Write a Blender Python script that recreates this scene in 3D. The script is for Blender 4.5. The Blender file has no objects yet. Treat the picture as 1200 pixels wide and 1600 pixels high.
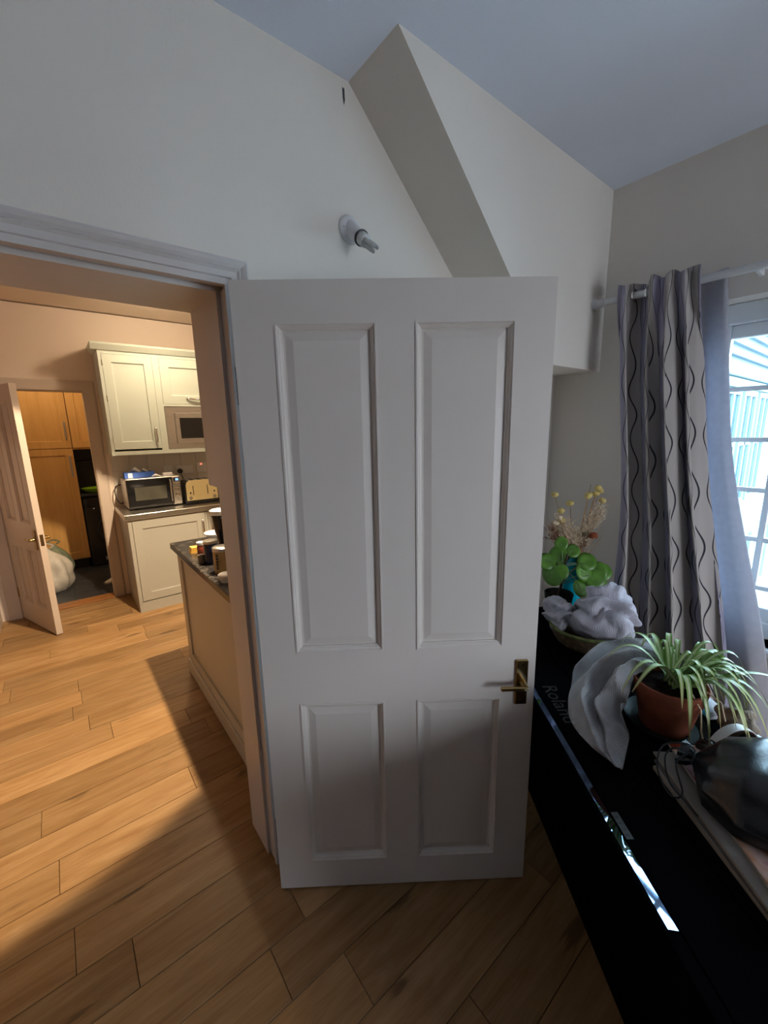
import bpy, math, random
from mathutils import Vector, Matrix, noise

S = bpy.context.scene
COL = S.collection
R = math.radians
random.seed(7)

# ------------------------------------------------------------------ camera
def set_camera():
    f, pitch, roll, yaw = 640.0, R(11.53), R(-1.18), R(38.56)
    fw = Vector((math.sin(yaw)*math.cos(pitch), math.cos(yaw)*math.cos(pitch), -math.sin(pitch)))
    rt = Vector((math.cos(yaw), -math.sin(yaw), 0)); up = rt.cross(fw)
    rt2 = rt*math.cos(roll) + up*math.sin(roll); up2 = -rt*math.sin(roll) + up*math.cos(roll)
    cd = bpy.data.cameras.new('camera'); co = bpy.data.objects.new('camera', cd); COL.objects.link(co)
    cd.sensor_fit = 'HORIZONTAL'; cd.sensor_width = 36.0; cd.lens = f/1200.0*36.0
    cd.clip_start = 0.02; cd.clip_end = 200
    m = Matrix.Identity(4)
    for i in range(3):
        m[i][0] = rt2[i]; m[i][1] = up2[i]; m[i][2] = -fw[i]
    m[2][3] = 1.60
    co.matrix_world = m
    S.camera = co
set_camera()

# ------------------------------------------------------------------ world, lamps, exposure
w = bpy.data.worlds.new('overcast_sky'); S.world = w; w.use_nodes = True
bg = w.node_tree.nodes['Background']
bg.inputs['Color'].default_value = (0.84, 0.895, 1.0, 1)
bg.inputs['Strength'].default_value = 18.5
S.view_settings.view_transform = 'Standard'; S.view_settings.look = 'None'
S.view_settings.gamma = 1.0; S.view_settings.use_curve_mapping = False
S.view_settings.exposure = 0.0

def lamp(name, kind, loc, energy, color, target=None, **kw):
    d = bpy.data.lights.new(name, kind); d.energy = energy; d.color = color
    for k, v in kw.items(): setattr(d, k, v)
    o = bpy.data.objects.new(name, d); COL.objects.link(o); o.location = loc
    if target is not None:
        o.rotation_euler = (Vector(target)-Vector(loc)).to_track_quat('-Z', 'Y').to_euler()
    return o
WARM = (1.0, 0.78, 0.51)
lamp('kitchen_spotlight', 'SPOT', (0.86, 2.18, 2.60), 470, WARM, target=(0.86-0.53, 2.18+0.5, 1.6),
     spot_size=R(74), spot_blend=0.10, shadow_soft_size=0.03)
lamp('kitchen_downlight', 'SPOT', (0.86, 3.84, 2.60), 34, WARM, target=(0.80, 3.70, 0.0),
     spot_size=R(172), spot_blend=1.0, shadow_soft_size=0.03)
lamp('kitchen_downlight_glow', 'POINT', (0.86, 3.84, 2.58), 17, WARM, shadow_soft_size=0.07)
lamp('utility_ceiling_lamp', 'POINT', (0.0, 5.35, 2.45), 15, (1.0, 0.76, 0.44), shadow_soft_size=0.08)
lamp('kitchen_fill_light', 'POINT', (1.7, 2.9, 2.58), 14, WARM, shadow_soft_size=0.07)  # unseen fill light added to brighten the base cabinet front
pt = lamp('window_portal', 'AREA', (2.44, 0.17, 1.37), 1, (1, 1, 1), target=(0, 0.17, 1.37), shape='RECTANGLE', size=0.96, size_y=1.46)
pt.data.cycles.is_portal = True
pt2 = lamp('rear_window_portal', 'AREA', (1.5, -2.84, 1.215), 1, (1, 1, 1), target=(1.5, 0, 1.215), shape='RECTANGLE', size=1.42, size_y=1.34)
pt2.data.cycles.is_portal = True

# ------------------------------------------------------------------ materials
MATS = {}
def nodes_of(name):
    m = bpy.data.materials.new(name); m.use_nodes = True
    nt = m.node_tree; b = nt.nodes['Principled BSDF']
    MATS[name] = m
    return m, nt, b
def N(nt, t, **kw):
    n = nt.nodes.new(t)
    for k, v in kw.items(): setattr(n, k, v)
    return n
def L(nt, a, b): nt.links.new(a, b)
def coords(nt, scale=(1, 1, 1), kind='Object', rnd=False):
    tc = N(nt, 'ShaderNodeTexCoord'); mp = N(nt, 'ShaderNodeMapping')
    mp.inputs['Scale'].default_value = scale
    L(nt, tc.outputs[kind], mp.inputs['Vector'])
    if rnd:
        oi = N(nt, 'ShaderNodeObjectInfo'); mu = N(nt, 'ShaderNodeMath', operation='MULTIPLY'); mu.inputs[1].default_value = 37.0
        L(nt, oi.outputs['Random'], mu.inputs[0]); L(nt, mu.outputs[0], mp.inputs['Location'])
    return mp.outputs['Vector']
def ramp(nt, fac, stops):
    r = N(nt, 'ShaderNodeValToRGB'); els = r.color_ramp.elements
    while len(els) < len(stops): els.new(0.5)
    for e, (p, c) in zip(els, stops): e.position = p; e.color = (*c, 1)
    L(nt, fac, r.inputs['Fac']); return r.outputs['Color']
def bump(nt, b, h, strength=0.1, dist=0.01):
    n = N(nt, 'ShaderNodeBump'); n.inputs['Strength'].default_value = strength; n.inputs['Distance'].default_value = dist
    L(nt, h, n.inputs['Height']); L(nt, n.outputs['Normal'], b.inputs['Normal'])
def noise_n(nt, vec, scale=5, detail=4, rough=0.5):
    n = N(nt, 'ShaderNodeTexNoise'); n.inputs['Scale'].default_value = scale; n.inputs['Detail'].default_value = detail
    n.inputs['Roughness'].default_value = rough
    L(nt, vec, n.inputs['Vector']); return n.outputs['Fac']
def mixc(nt, fac, a, b, blend='MIX'):
    m = N(nt, 'ShaderNodeMix', data_type='RGBA', blend_type=blend)
    for s, v in ((m.inputs[0], fac), (m.inputs[6], a), (m.inputs[7], b)):
        if hasattr(v, 'links') or isinstance(v, bpy.types.NodeSocket): L(nt, v, s)
        elif isinstance(v, tuple): s.default_value = (*v, 1)
        else: s.default_value = v
    return m.outputs[2]
def math_n(nt, op, a, b=None, clamp=False):
    m = N(nt, 'ShaderNodeMath', operation=op); m.use_clamp = clamp
    for s, v in ((m.inputs[0], a), (m.inputs[1], b)):
        if v is None: continue
        if isinstance(v, bpy.types.NodeSocket): L(nt, v, s)
        else: s.default_value = v
    return m.outputs[0]

def plain(name, col, rough=0.5, metal=0.0, var=0.06, scale=6.0, bstr=0.0, bscale=60.0, spec=0.5, stretch=(1, 1, 1), sheen=0.0):
    m, nt, b = nodes_of(name)
    v = coords(nt, stretch)
    f = noise_n(nt, v, scale)
    lo = tuple(max(0, c*(1-var)) for c in col); hi = tuple(min(1, c*(1+var)) for c in col)
    L(nt, ramp(nt, f, [(0.3, lo), (0.7, hi)]), b.inputs['Base Color'])
    b.inputs['Roughness'].default_value = rough; b.inputs['Metallic'].default_value = metal
    b.inputs['Specular IOR Level'].default_value = spec
    if sheen: b.inputs['Sheen Weight'].default_value = sheen
    if bstr: bump(nt, b, noise_n(nt, v, bscale, 3), bstr, 0.004)
    return m

plain('wall_paint', (0.80, 0.74, 0.67), 0.85, bstr=0.12, bscale=180, var=0.025, scale=2, spec=0.2)
plain('bounce_cut_wall', (0.16, 0.17, 0.17), 0.85, bstr=0.12, bscale=180, var=0.03, scale=2, spec=0.2)  # dark tone given to the unseen walls to cut bounce light
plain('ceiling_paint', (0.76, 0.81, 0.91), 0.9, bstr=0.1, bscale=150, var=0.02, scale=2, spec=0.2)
plain('kitchen_wall_paint', (0.74, 0.63, 0.55), 0.8, bstr=0.1, bscale=180, var=0.03, scale=2, spec=0.2)
plain('gloss_white', (0.71, 0.655, 0.61), 0.42, bstr=0.03, bscale=90, var=0.025, scale=3, spec=0.35)
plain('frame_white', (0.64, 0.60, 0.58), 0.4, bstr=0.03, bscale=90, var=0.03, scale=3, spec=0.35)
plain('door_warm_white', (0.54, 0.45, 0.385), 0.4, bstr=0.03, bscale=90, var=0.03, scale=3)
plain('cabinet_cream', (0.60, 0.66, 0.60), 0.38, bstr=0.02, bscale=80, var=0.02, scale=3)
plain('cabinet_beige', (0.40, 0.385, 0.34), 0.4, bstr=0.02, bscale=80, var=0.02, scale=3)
plain('island_paint', (0.50, 0.47, 0.40), 0.45, bstr=0.02, bscale=80, var=0.02, scale=3)
plain('steel', (0.62, 0.60, 0.57), 0.28, metal=1.0, var=0.08, scale=14, stretch=(1, 14, 14))
plain('chrome', (0.80, 0.79, 0.77), 0.12, metal=1.0, var=0.03)
plain('brass', (0.36, 0.24, 0.10), 0.26, metal=1.0, var=0.15, scale=20)
plain('black_plastic', (0.012, 0.012, 0.014), 0.4, var=0.2)
plain('black_glass', (0.010, 0.010, 0.011), 0.06, var=0.2)
plain('oven_window', (0.055, 0.052, 0.042), 0.15, var=0.25, scale=9)
plain('piano_black', (0.003, 0.003, 0.0036), 0.8, var=0.25, scale=8, bstr=0.03, bscale=300, spec=0.0)
plain('piano_gloss', (0.22, 0.32, 0.50), 0.025, metal=1.0, var=0.05)
plain('lettering_grey', (0.012, 0.012, 0.013), 0.4, var=0.1)
plain('sticker_grey', (0.03, 0.03, 0.028), 0.5, var=0.4, scale=60)
plain('white_plastic', (0.74, 0.73, 0.74), 0.35, var=0.03)
plain('bulb_glass', (0.62, 0.62, 0.60), 0.25, var=0.03)
plain('terracotta', (0.21, 0.058, 0.030), 0.8, var=0.3, scale=14, bstr=0.12, bscale=90, spec=0.2)
plain('soil', (0.018, 0.011, 0.008), 1.0, var=0.6, scale=60, bstr=1.0, bscale=120, spec=0.1)
plain('dark_green_glaze', (0.010, 0.018, 0.013), 0.55, var=0.2, spec=0.12)
plain('turquoise_glass', (0.0, 0.30, 0.42), 0.12, var=0.08)
plain('dry_stem', (0.34, 0.20, 0.10), 0.9, var=0.3, scale=20)
plain('dry_brown', (0.21, 0.085, 0.04), 0.9, var=0.35, scale=40)
plain('dry_yellow', (0.62, 0.47, 0.16), 0.9, var=0.25, scale=60)
plain('dry_cream', (0.66, 0.52, 0.36), 0.9, var=0.25, scale=60)
plain('rust_petal', (0.24, 0.05, 0.015), 0.8, var=0.4, scale=60)
plain('pilea_leaf', (0.085, 0.215, 0.022), 0.42, var=0.35, scale=22)
plain('pilea_stalk', (0.16, 0.24, 0.09), 0.5, var=0.2)
plain('pilea_stem', (0.035, 0.02, 0.012), 0.9, var=0.3)
plain('leather_black', (0.010, 0.011, 0.013), 0.27, var=0.3, scale=30, bstr=0.12, bscale=160, spec=0.6)
plain('cord_black', (0.006, 0.006, 0.007), 0.6)
plain('beige_fabric', (0.30, 0.25, 0.20), 0.95, var=0.2, scale=30, bstr=0.3, bscale=220, spec=0.1)
plain('pale_fabric', (0.55, 0.56, 0.60), 0.9, var=0.15, scale=30, bstr=0.2, bscale=220, spec=0.1)
plain('paper_white', (0.20, 0.18, 0.16), 0.7, var=0.06, scale=40)
plain('paper_edges', (0.33, 0.28, 0.22), 0.85, var=0.3, scale=300, stretch=(0.05, 0.05, 1))
plain('page_dark', (0.10, 0.085, 0.075), 0.6, var=0.3, scale=30)
plain('tissue_blue', (0.03, 0.10, 0.42), 0.5, var=0.2, scale=30)
plain('tissue_white', (0.85, 0.84, 0.83), 0.9, var=0.03)
plain('toaster_cream', (0.80, 0.67, 0.36), 0.25, var=0.03)
plain('tile_white', (0.66, 0.62, 0.58), 0.18, var=0.05, scale=3)
plain('grout', (0.50, 0.46, 0.42), 0.9)
plain('jar_navy', (0.01, 0.014, 0.045), 0.25, var=0.2)
plain('jar_red', (0.24, 0.05, 0.03), 0.3, var=0.2)
plain('canister_gold', (0.42, 0.28, 0.11), 0.4, var=0.25, scale=18)
plain('cheese_yellow', (0.80, 0.46, 0.08), 0.55, var=0.1)
plain('amber_glass', (0.14, 0.11, 0.08), 0.1, var=0.2)
plain('slate_tile', (0.030, 0.033, 0.040), 0.4, var=0.3, scale=7, bstr=0.1, bscale=30)
plain('slate_grout', (0.075, 0.075, 0.08), 0.9)
plain('machine_black', (0.012, 0.012, 0.013), 0.25, var=0.1)
plain('lime_plastic', (0.26, 0.52, 0.02), 0.35, var=0.06)
plain('bag_white', (0.56, 0.53, 0.49), 0.5, var=0.12, scale=14, bstr=0.3, bscale=22)
plain('bag_green', (0.16, 0.19, 0.13), 0.5, var=0.2, scale=14)
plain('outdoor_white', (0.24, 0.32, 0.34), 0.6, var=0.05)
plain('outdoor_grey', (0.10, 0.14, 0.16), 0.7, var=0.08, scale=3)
plain('outdoor_glass', (0.05, 0.08, 0.10), 0.05, var=0.2)
plain('outdoor_paving', (0.55, 0.56, 0.56), 0.9, var=0.25, scale=4, bstr=0.2, bscale=20)
plain('outdoor_gap', (0.06, 0.065, 0.07), 0.9)
plain('window_white', (0.74, 0.76, 0.78), 0.35, var=0.02)
plain('pole_white', (0.70, 0.70, 0.71), 0.3, var=0.02)
plain('magazine_spine', (0.30, 0.25, 0.19), 0.5, var=0.3, scale=12)

def emis(name, col, strength):
    m, nt, b = nodes_of(name)
    b.inputs['Base Color'].default_value = (*[c*0.2 for c in col], 1)
    b.inputs['Emission Color'].default_value = (*col, 1); b.inputs['Emission Strength'].default_value = strength
emis('display_blue', (0.25, 0.5, 1.0), 1.6)
emis('neon_red', (1.0, 0.25, 0.15), 1.0)

def wood(name, cols, sc, knots=0.5, rough=0.35, rnd=True, tone=0.25, spec=0.4):
    m, nt, b = nodes_of(name)
    v = coords(nt, sc, rnd=rnd)
    n1 = N(nt, 'ShaderNodeTexNoise'); n1.inputs['Scale'].default_value = 2.2; n1.inputs['Detail'].default_value = 8
    n1.inputs['Roughness'].default_value = 0.62; n1.inputs['Distortion'].default_value = 0.9
    L(nt, v, n1.inputs['Vector']); f1 = n1.outputs['Fac']
    base = ramp(nt, f1, [(0.28, cols[0]), (0.5, cols[1]), (0.70, cols[2])])
    v3 = coords(nt, tuple(x*(2.2 if x < 2 else 9) for x in sc), rnd=rnd)
    fine = noise_n(nt, v3, 2.0, 3, 0.6)
    base = mixc(nt, 0.35, base, ramp(nt, fine, [(0.35, cols[0]), (0.65, cols[2])]), 'OVERLAY')
    vk = coords(nt, tuple(x*(1.9 if x < 2 else 0.55) for x in sc), rnd=rnd)
    vo = N(nt, 'ShaderNodeTexVoronoi'); vo.inputs['Scale'].default_value = 1.25; L(nt, vk, vo.inputs['Vector'])
    wob = math_n(nt, 'ADD', vo.outputs['Distance'], math_n(nt, 'MULTIPLY', math_n(nt, 'SUBTRACT', f1, 0.5), 0.7))
    k = N(nt, 'ShaderNodeMapRange', interpolation_type='SMOOTHSTEP'); L(nt, wob, k.inputs['Value'])
    k.inputs['From Min'].default_value = 0.05; k.inputs['From Max'].default_value = 0.17; k.inputs['To Min'].default_value = knots; k.inputs['To Max'].default_value = 0.0
    base = mixc(nt, k.outputs['Result'], base, tuple(c*0.4 for c in cols[0]))
    oi = N(nt, 'ShaderNodeObjectInfo')
    t = N(nt, 'ShaderNodeMapRange'); L(nt, oi.outputs['Random'], t.inputs['Value'])
    t.inputs['To Min'].default_value = 1-tone; t.inputs['To Max'].default_value = 1+tone*0.6
    hsv = N(nt, 'ShaderNodeHueSaturation'); L(nt, base, hsv.inputs['Color']); L(nt, t.outputs['Result'], hsv.inputs['Value'])
    L(nt, hsv.outputs['Color'], b.inputs['Base Color'])
    b.inputs['Roughness'].default_value = rough; b.inputs['Specular IOR Level'].default_value = spec
    bump(nt, b, f1, 0.06, 0.003)
wood('oak_floor', ((0.25, 0.14, 0.056), (0.34, 0.215, 0.10), (0.43, 0.295, 0.16)), (1.1, 9, 9), 0.8, 0.42, True, 0.24, 0.3)
wood('cupboard_oak', ((0.50, 0.31, 0.11), (0.56, 0.36, 0.14), (0.61, 0.40, 0.17)), (9, 9, 0.7), 0.0, 0.4, False, 0.05)
wood('threshold_wood', ((0.22, 0.10, 0.03), (0.32, 0.15, 0.05), (0.38, 0.19, 0.07)), (1, 12, 12), 0.2, 0.4, False, 0.05)

def granite():
    m, nt, b = nodes_of('dark_granite')
    v = coords(nt)
    f = noise_n(nt, v, 38, 6, 0.75); g = noise_n(nt, v, 9, 3)
    c = ramp(nt, f, [(0.40, (0.006, 0.006, 0.008)), (0.56, (0.03, 0.027, 0.025)), (0.68, (0.24, 0.20, 0.16))])
    L(nt, mixc(nt, math_n(nt, 'MULTIPLY', g, 0.5), c, (0.03, 0.028, 0.028)), b.inputs['Base Color'])
    b.inputs['Roughness'].default_value = 0.22
granite()
def seagrass():
    m, nt, b = nodes_of('seagrass')
    v = coords(nt)
    wv = N(nt, 'ShaderNodeTexWave', bands_direction='Z'); wv.inputs['Scale'].default_value = 45; wv.inputs['Distortion'].default_value = 3
    L(nt, v, wv.inputs['Vector'])
    f = noise_n(nt, v, 45, 4)
    c = ramp(nt, f, [(0.3, (0.045, 0.022, 0.012)), (0.55, (0.14, 0.075, 0.03)), (0.75, (0.26, 0.15, 0.06))])
    L(nt, c, b.inputs['Base Color']); b.inputs['Roughness'].default_value = 0.85
    bump(nt, b, wv.outputs['Fac'], 0.7, 0.004)
seagrass()
plain('seagrass_rim', (0.11, 0.12, 0.030), 0.85, var=0.4, scale=40, bstr=0.5, bscale=120)
def muslin(name, col, sc=260):
    m, nt, b = nodes_of(name)
    v = coords(nt)
    a = N(nt, 'ShaderNodeTexWave', bands_direction='X'); a.inputs['Scale'].default_value = sc/4; a.inputs['Distortion'].default_value = 1.5
    c = N(nt, 'ShaderNodeTexWave', bands_direction='Y'); c.inputs['Scale'].default_value = sc/4; c.inputs['Distortion'].default_value = 1.5
    L(nt, v, a.inputs['Vector']); L(nt, v, c.inputs['Vector'])
    h = math_n(nt, 'ADD', a.outputs['Fac'], c.outputs['Fac'])
    f = noise_n(nt, v, 25, 3)
    L(nt, ramp(nt, f, [(0.3, tuple(x*0.85 for x in col)), (0.7, tuple(min(1, x*1.12) for x in col))]), b.inputs['Base Color'])
    b.inputs['Roughness'].default_value = 0.95; b.inputs['Specular IOR Level'].default_value = 0.1; b.inputs['Sheen Weight'].default_value = 0.2
    bump(nt, b, h, 0.5, 0.0015)
muslin('muslin_grey', (0.40, 0.40, 0.41)); muslin('muslin_lavender', (0.46, 0.44, 0.50))

def spider_leaf():
    m, nt, b = nodes_of('spider_leaf')
    uv = N(nt, 'ShaderNodeUVMap'); sp = N(nt, 'ShaderNodeSeparateXYZ'); L(nt, uv.outputs['UV'], sp.inputs[0])
    d = math_n(nt, 'ABSOLUTE', math_n(nt, 'SUBTRACT', sp.outputs['X'], 0.5))
    c = ramp(nt, d, [(0.16, (0.62, 0.70, 0.42)), (0.27, (0.20, 0.37, 0.075)), (0.5, (0.24, 0.43, 0.09))])
    L(nt, mixc(nt, math_n(nt, 'POWER', sp.outputs['Y'], 6.0), c, (0.42, 0.28, 0.10)), b.inputs['Base Color'])
    b.inputs['Roughness'].default_value = 0.4
    b.inputs['Transmission Weight'].default_value = 0.0
spider_leaf()

def curtain_mat():
    m, nt, b = nodes_of('curtain_print')
    uv = N(nt, 'ShaderNodeUVMap'); sp = N(nt, 'ShaderNodeSeparateXYZ'); L(nt, uv.outputs['UV'], sp.inputs[0])
    U, V = sp.outputs['X'], sp.outputs['Y']           # metres of cloth
    pitch = 0.060
    t = math_n(nt, 'DIVIDE', U, pitch); cell = math_n(nt, 'FLOOR', t); fr = math_n(nt, 'SUBTRACT', t, cell)
    odd = math_n(nt, 'MODULO', cell, 2.0)
    ph = math_n(nt, 'ADD', math_n(nt, 'MULTIPLY', odd, math.pi), math_n(nt, 'MULTIPLY', cell, 0.35))
    wob = noise_n(nt, sp.inputs[0].links[0].from_socket, 2.5, 1)
    s = math_n(nt, 'SINE', math_n(nt, 'ADD', math_n(nt, 'MULTIPLY', V, 2*math.pi/0.235), math_n(nt, 'ADD', ph, math_n(nt, 'MULTIPLY', wob, 3.0))))
    off = math_n(nt, 'ADD', math_n(nt, 'MULTIPLY', s, 0.27), 0.5)
    dist = math_n(nt, 'ABSOLUTE', math_n(nt, 'SUBTRACT', fr, off))
    mr = N(nt, 'ShaderNodeMapRange', interpolation_type='SMOOTHSTEP'); L(nt, dist, mr.inputs['Value'])
    mr.inputs['From Min'].default_value = 0.034; mr.inputs['From Max'].default_value = 0.070
    mr.inputs['To Min'].default_value = 1.0; mr.inputs['To Max'].default_value = 0.0
    band = math_n(nt, 'SINE', math_n(nt, 'MULTIPLY', U, 2*math.pi/0.31))
    bc = ramp(nt, math_n(nt, 'ADD', math_n(nt, 'MULTIPLY', band, 0.5), 0.5), [(0.40, (0.47, 0.425, 0.40)), (0.60, (0.34, 0.32, 0.42))])
    L(nt, mixc(nt, mr.outputs['Result'], bc, (0.018, 0.016, 0.028)), b.inputs['Base Color'])
    b.inputs['Roughness'].default_value = 0.75; b.inputs['Sheen Weight'].default_value = 0.15; b.inputs['Specular IOR Level'].default_value = 0.25
    v = coords(nt, (300, 300, 300)); bump(nt, b, noise_n(nt, v, 1.0, 2), 0.15, 0.002)
curtain_mat()
def lining_mat():
    m, nt, b = nodes_of('curtain_lining')
    f = noise_n(nt, coords(nt), 40, 2)
    L(nt, ramp(nt, f, [(0.3, (0.58, 0.56, 0.60)), (0.7, (0.66, 0.64, 0.67))]), b.inputs['Base Color'])
    b.inputs['Roughness'].default_value = 0.9
    tr = N(nt, 'ShaderNodeBsdfTranslucent'); tr.inputs['Color'].default_value = (0.62, 0.62, 0.70, 1)
    mx = N(nt, 'ShaderNodeMixShader'); mx.inputs[0].default_value = 0.35
    out = nt.nodes['Material Output']
    L(nt, b.outputs[0], mx.inputs[1]); L(nt, tr.outputs[0], mx.inputs[2]); L(nt, mx.outputs[0], out.inputs['Surface'])
lining_mat()
def pane_mat(name='window_pane', tint=(0.90, 0.93, 0.93)):
    m = bpy.data.materials.new(name); m.use_nodes = True; MATS[name] = m
    nt = m.node_tree; nt.nodes.remove(nt.nodes['Principled BSDF'])
    tr = N(nt, 'ShaderNodeBsdfTransparent'); tr.inputs['Color'].default_value = (*tint, 1)
    gl = N(nt, 'ShaderNodeBsdfGlossy'); gl.inputs['Roughness'].default_value = 0.02
    f = noise_n(nt, coords(nt), 2, 1)
    fr = N(nt, 'ShaderNodeFresnel'); fr.inputs['IOR'].default_value = 1.25
    mx = N(nt, 'ShaderNodeMixShader'); L(nt, fr.outputs[0], mx.inputs[0])
    L(nt, tr.outputs[0], mx.inputs[1]); L(nt, gl.outputs[0], mx.inputs[2]); L(nt, mx.outputs[0], nt.nodes['Material Output'].inputs['Surface'])
pane_mat(); pane_mat('daylight_tint_pane', (0.50, 0.72, 0.82))  # second tint puts the cyan cast of the daylight into the glass
def cover_mat():
    m, nt, b = nodes_of('magazine_cover')
    f = noise_n(nt, coords(nt), 14, 3)
    L(nt, ramp(nt, f, [(0.35, (0.42, 0.05, 0.16)), (0.47, (0.55, 0.40, 0.36)), (0.56, (0.50, 0.30, 0.20)), (0.66, (0.28, 0.04, 0.02))]), b.inputs['Base Color'])
    b.inputs['Roughness'].default_value = 0.25
cover_mat()

# ------------------------------------------------------------------ geometry helpers
WM = {}
class G:
    def __init__(s, M=None): s.v = []; s.f = []; s.uv = None; s.M = M or Matrix.Identity(4)
    def add(s, vs, fs):
        o = len(s.v); s.v += [s.M @ Vector(p) for p in vs]; s.f += [tuple(i+o for i in f) for f in fs]; return s
    def box(s, x0, x1, y0, y1, z0, z1, b=0.0):
        lo, hi = (x0, y0, z0), (x1, y1, z1)
        if b <= 0:
            vs = [(x, y, z) for z in (z0, z1) for y in (y0, y1) for x in (x0, x1)]
            return s.add(vs, [(0, 2, 3, 1), (4, 5, 7, 6), (0, 1, 5, 4), (2, 6, 7, 3), (0, 4, 6, 2), (1, 3, 7, 5)])
        vs = []; idx = {}
        for cx in (0, 1):
            for cy in (0, 1):
                for cz in (0, 1):
                    c = (cx, cy, cz)
                    for ax in range(3):
                        p = [(hi if c[k] else lo)[k] + (0 if k == ax else (-b if c[k] else b)) for k in range(3)]
                        idx[(c, ax)] = len(vs); vs.append(tuple(p))
        fs = []
        for ax in range(3):
            o1, o2 = [k for k in range(3) if k != ax]
            for side in (0, 1):
                q = []
                for a, bb in ((0, 0), (1, 0), (1, 1), (0, 1)):
                    c = [0, 0, 0]; c[ax] = side; c[o1] = a; c[o2] = bb; q.append(idx[(tuple(c), ax)])
                fs.append(tuple(q))
            for a in (0, 1):
                for bb in (0, 1):
                    c0 = [0, 0, 0]; c0[o1] = a; c0[o2] = bb; c1 = list(c0); c1[ax] = 1
                    c0, c1 = tuple(c0), tuple(c1)
                    fs.append((idx[(c0, o1)], idx[(c0, o2)], idx[(c1, o2)], idx[(c1, o1)]))
        for cx in (0, 1):
            for cy in (0, 1):
                for cz in (0, 1):
                    c = (cx, cy, cz); fs.append((idx[(c, 0)], idx[(c, 1)], idx[(c, 2)]))
        return s.add(vs, fs)
    def tube(s, pts, r, n=8, cap=True):
        pts = [Vector(p) for p in pts]; m = len(pts)
        rs = r if isinstance(r, (list, tuple)) else [r]*m
        vs = []; fs = []; ref = None
        for i, p in enumerate(pts):
            t = (pts[min(i+1, m-1)]-pts[max(i-1, 0)]).normalized()
            if ref is None:
                ref = Vector((0, 0, 1)) if abs(t.z) < 0.9 else Vector((1, 0, 0))
            a = (ref - t*ref.dot(t)).normalized(); ref = a; bq = t.cross(a)
            for k in range(n):
                q = 2*math.pi*k/n; vs.append(p + (a*math.cos(q)+bq*math.sin(q))*rs[i])
        for i in range(m-1):
            for k in range(n):
                fs.append((i*n+k, i*n+(k+1) % n, (i+1)*n+(k+1) % n, (i+1)*n+k))
        if cap: fs += [tuple(range(n))[::-1], tuple((m-1)*n+k for k in range(n))]
        return s.add(vs, fs)
    def lathe(s, prof, n=24, c=(0, 0, 0), axis='z', fn=None):
        vs = []; fs = []; m = len(prof)
        for i, (r, z) in enumerate(prof):
            for k in range(n):
                q = 2*math.pi*k/n; rr = r*(fn(q, i/(m-1)) if fn else 1)
                p = (rr*math.cos(q), rr*math.sin(q), z)
                if axis == 'y': p = (p[0], p[2], p[1])
                if axis == 'x': p = (p[2], p[0], p[1])
                vs.append((p[0]+c[0], p[1]+c[1], p[2]+c[2]))
        for i in range(m-1):
            for k in range(n): fs.append((i*n+k, i*n+(k+1) % n, (i+1)*n+(k+1) % n, (i+1)*n+k))
        if prof[0][0] > 1e-5: fs.append(tuple(range(n))[::-1])
        if prof[-1][0] > 1e-5: fs.append(tuple((m-1)*n+k for k in range(n)))
        return s.add(vs, fs)
    def rings(s, u0, u1, v0, v1, prof, close=True):
        """nested rectangles in the local x/z plane, prof = [(inset, y)]; facing -y"""
        vs = []; fs = []
        for ins, y in prof:
            vs += [(u0+ins, y, v0+ins), (u1-ins, y, v0+ins), (u1-ins, y, v1-ins), (u0+ins, y, v1-ins)]
        for i in range(len(prof)-1):
            for k in range(4): fs.append((i*4+k, i*4+(k+1) % 4, (i+1)*4+(k+1) % 4, (i+1)*4+k))
        if close: fs.append(tuple((len(prof)-1)*4+k for k in range(4)))
        return s.add(vs, fs)
    def prism(s, poly, a, b, axis='y'):
        """poly = [(p,q)] extruded along axis from a to b"""
        n = len(poly)
        def P(p, q, t): return {'y': (p, t, q), 'x': (t, p, q), 'z': (p, q, t)}[axis]
        vs = [P(p, q, a) for p, q in poly]+[P(p, q, b) for p, q in poly]
        fs = [tuple(range(n)), tuple(range(n, 2*n))[::-1]]+[(k, (k+1) % n, n+(k+1) % n, n+k) for k in range(n)]
        return s.add(vs, fs)
    def grid(s, fn, nu, nv, uvfn=None, wrap=False):
        vs = [fn(i/(nu-1), j/(nv-1)) for j in range(nv) for i in range(nu)]
        fs = [(j*nu+i, j*nu+i+1, (j+1)*nu+i+1, (j+1)*nu+i) for j in range(nv-1) for i in range(nu-1)]
        if uvfn: s.uv = (s.uv or []) + [uvfn(i/(nu-1), j/(nv-1)) for j in range(nv) for i in range(nu)]
        return s.add(vs, fs)
    def mesh(s, name, mat, smooth=None, inv=None, off=None):
        me = bpy.data.meshes.new(name)
        vs = [(inv @ p if inv else p) for p in s.v]
        if off is not None: vs = [p-off for p in vs]
        me.from_pydata(vs, [], s.f)
        import bmesh
        bm = bmesh.new(); bm.from_mesh(me); bmesh.ops.recalc_face_normals(bm, faces=bm.faces[:])
        if s.uv:
            lay = bm.loops.layers.uv.new('UVMap')
            for f in bm.faces:
                for l in f.loops: l[lay].uv = s.uv[l.vert.index]
        bm.to_mesh(me); bm.free()
        me.materials.append(MATS[mat])
        if smooth is not None:
            for p in me.polygons: p.use_smooth = True
            if smooth < 179: me.set_sharp_from_angle(angle=R(smooth))
        return me
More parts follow.
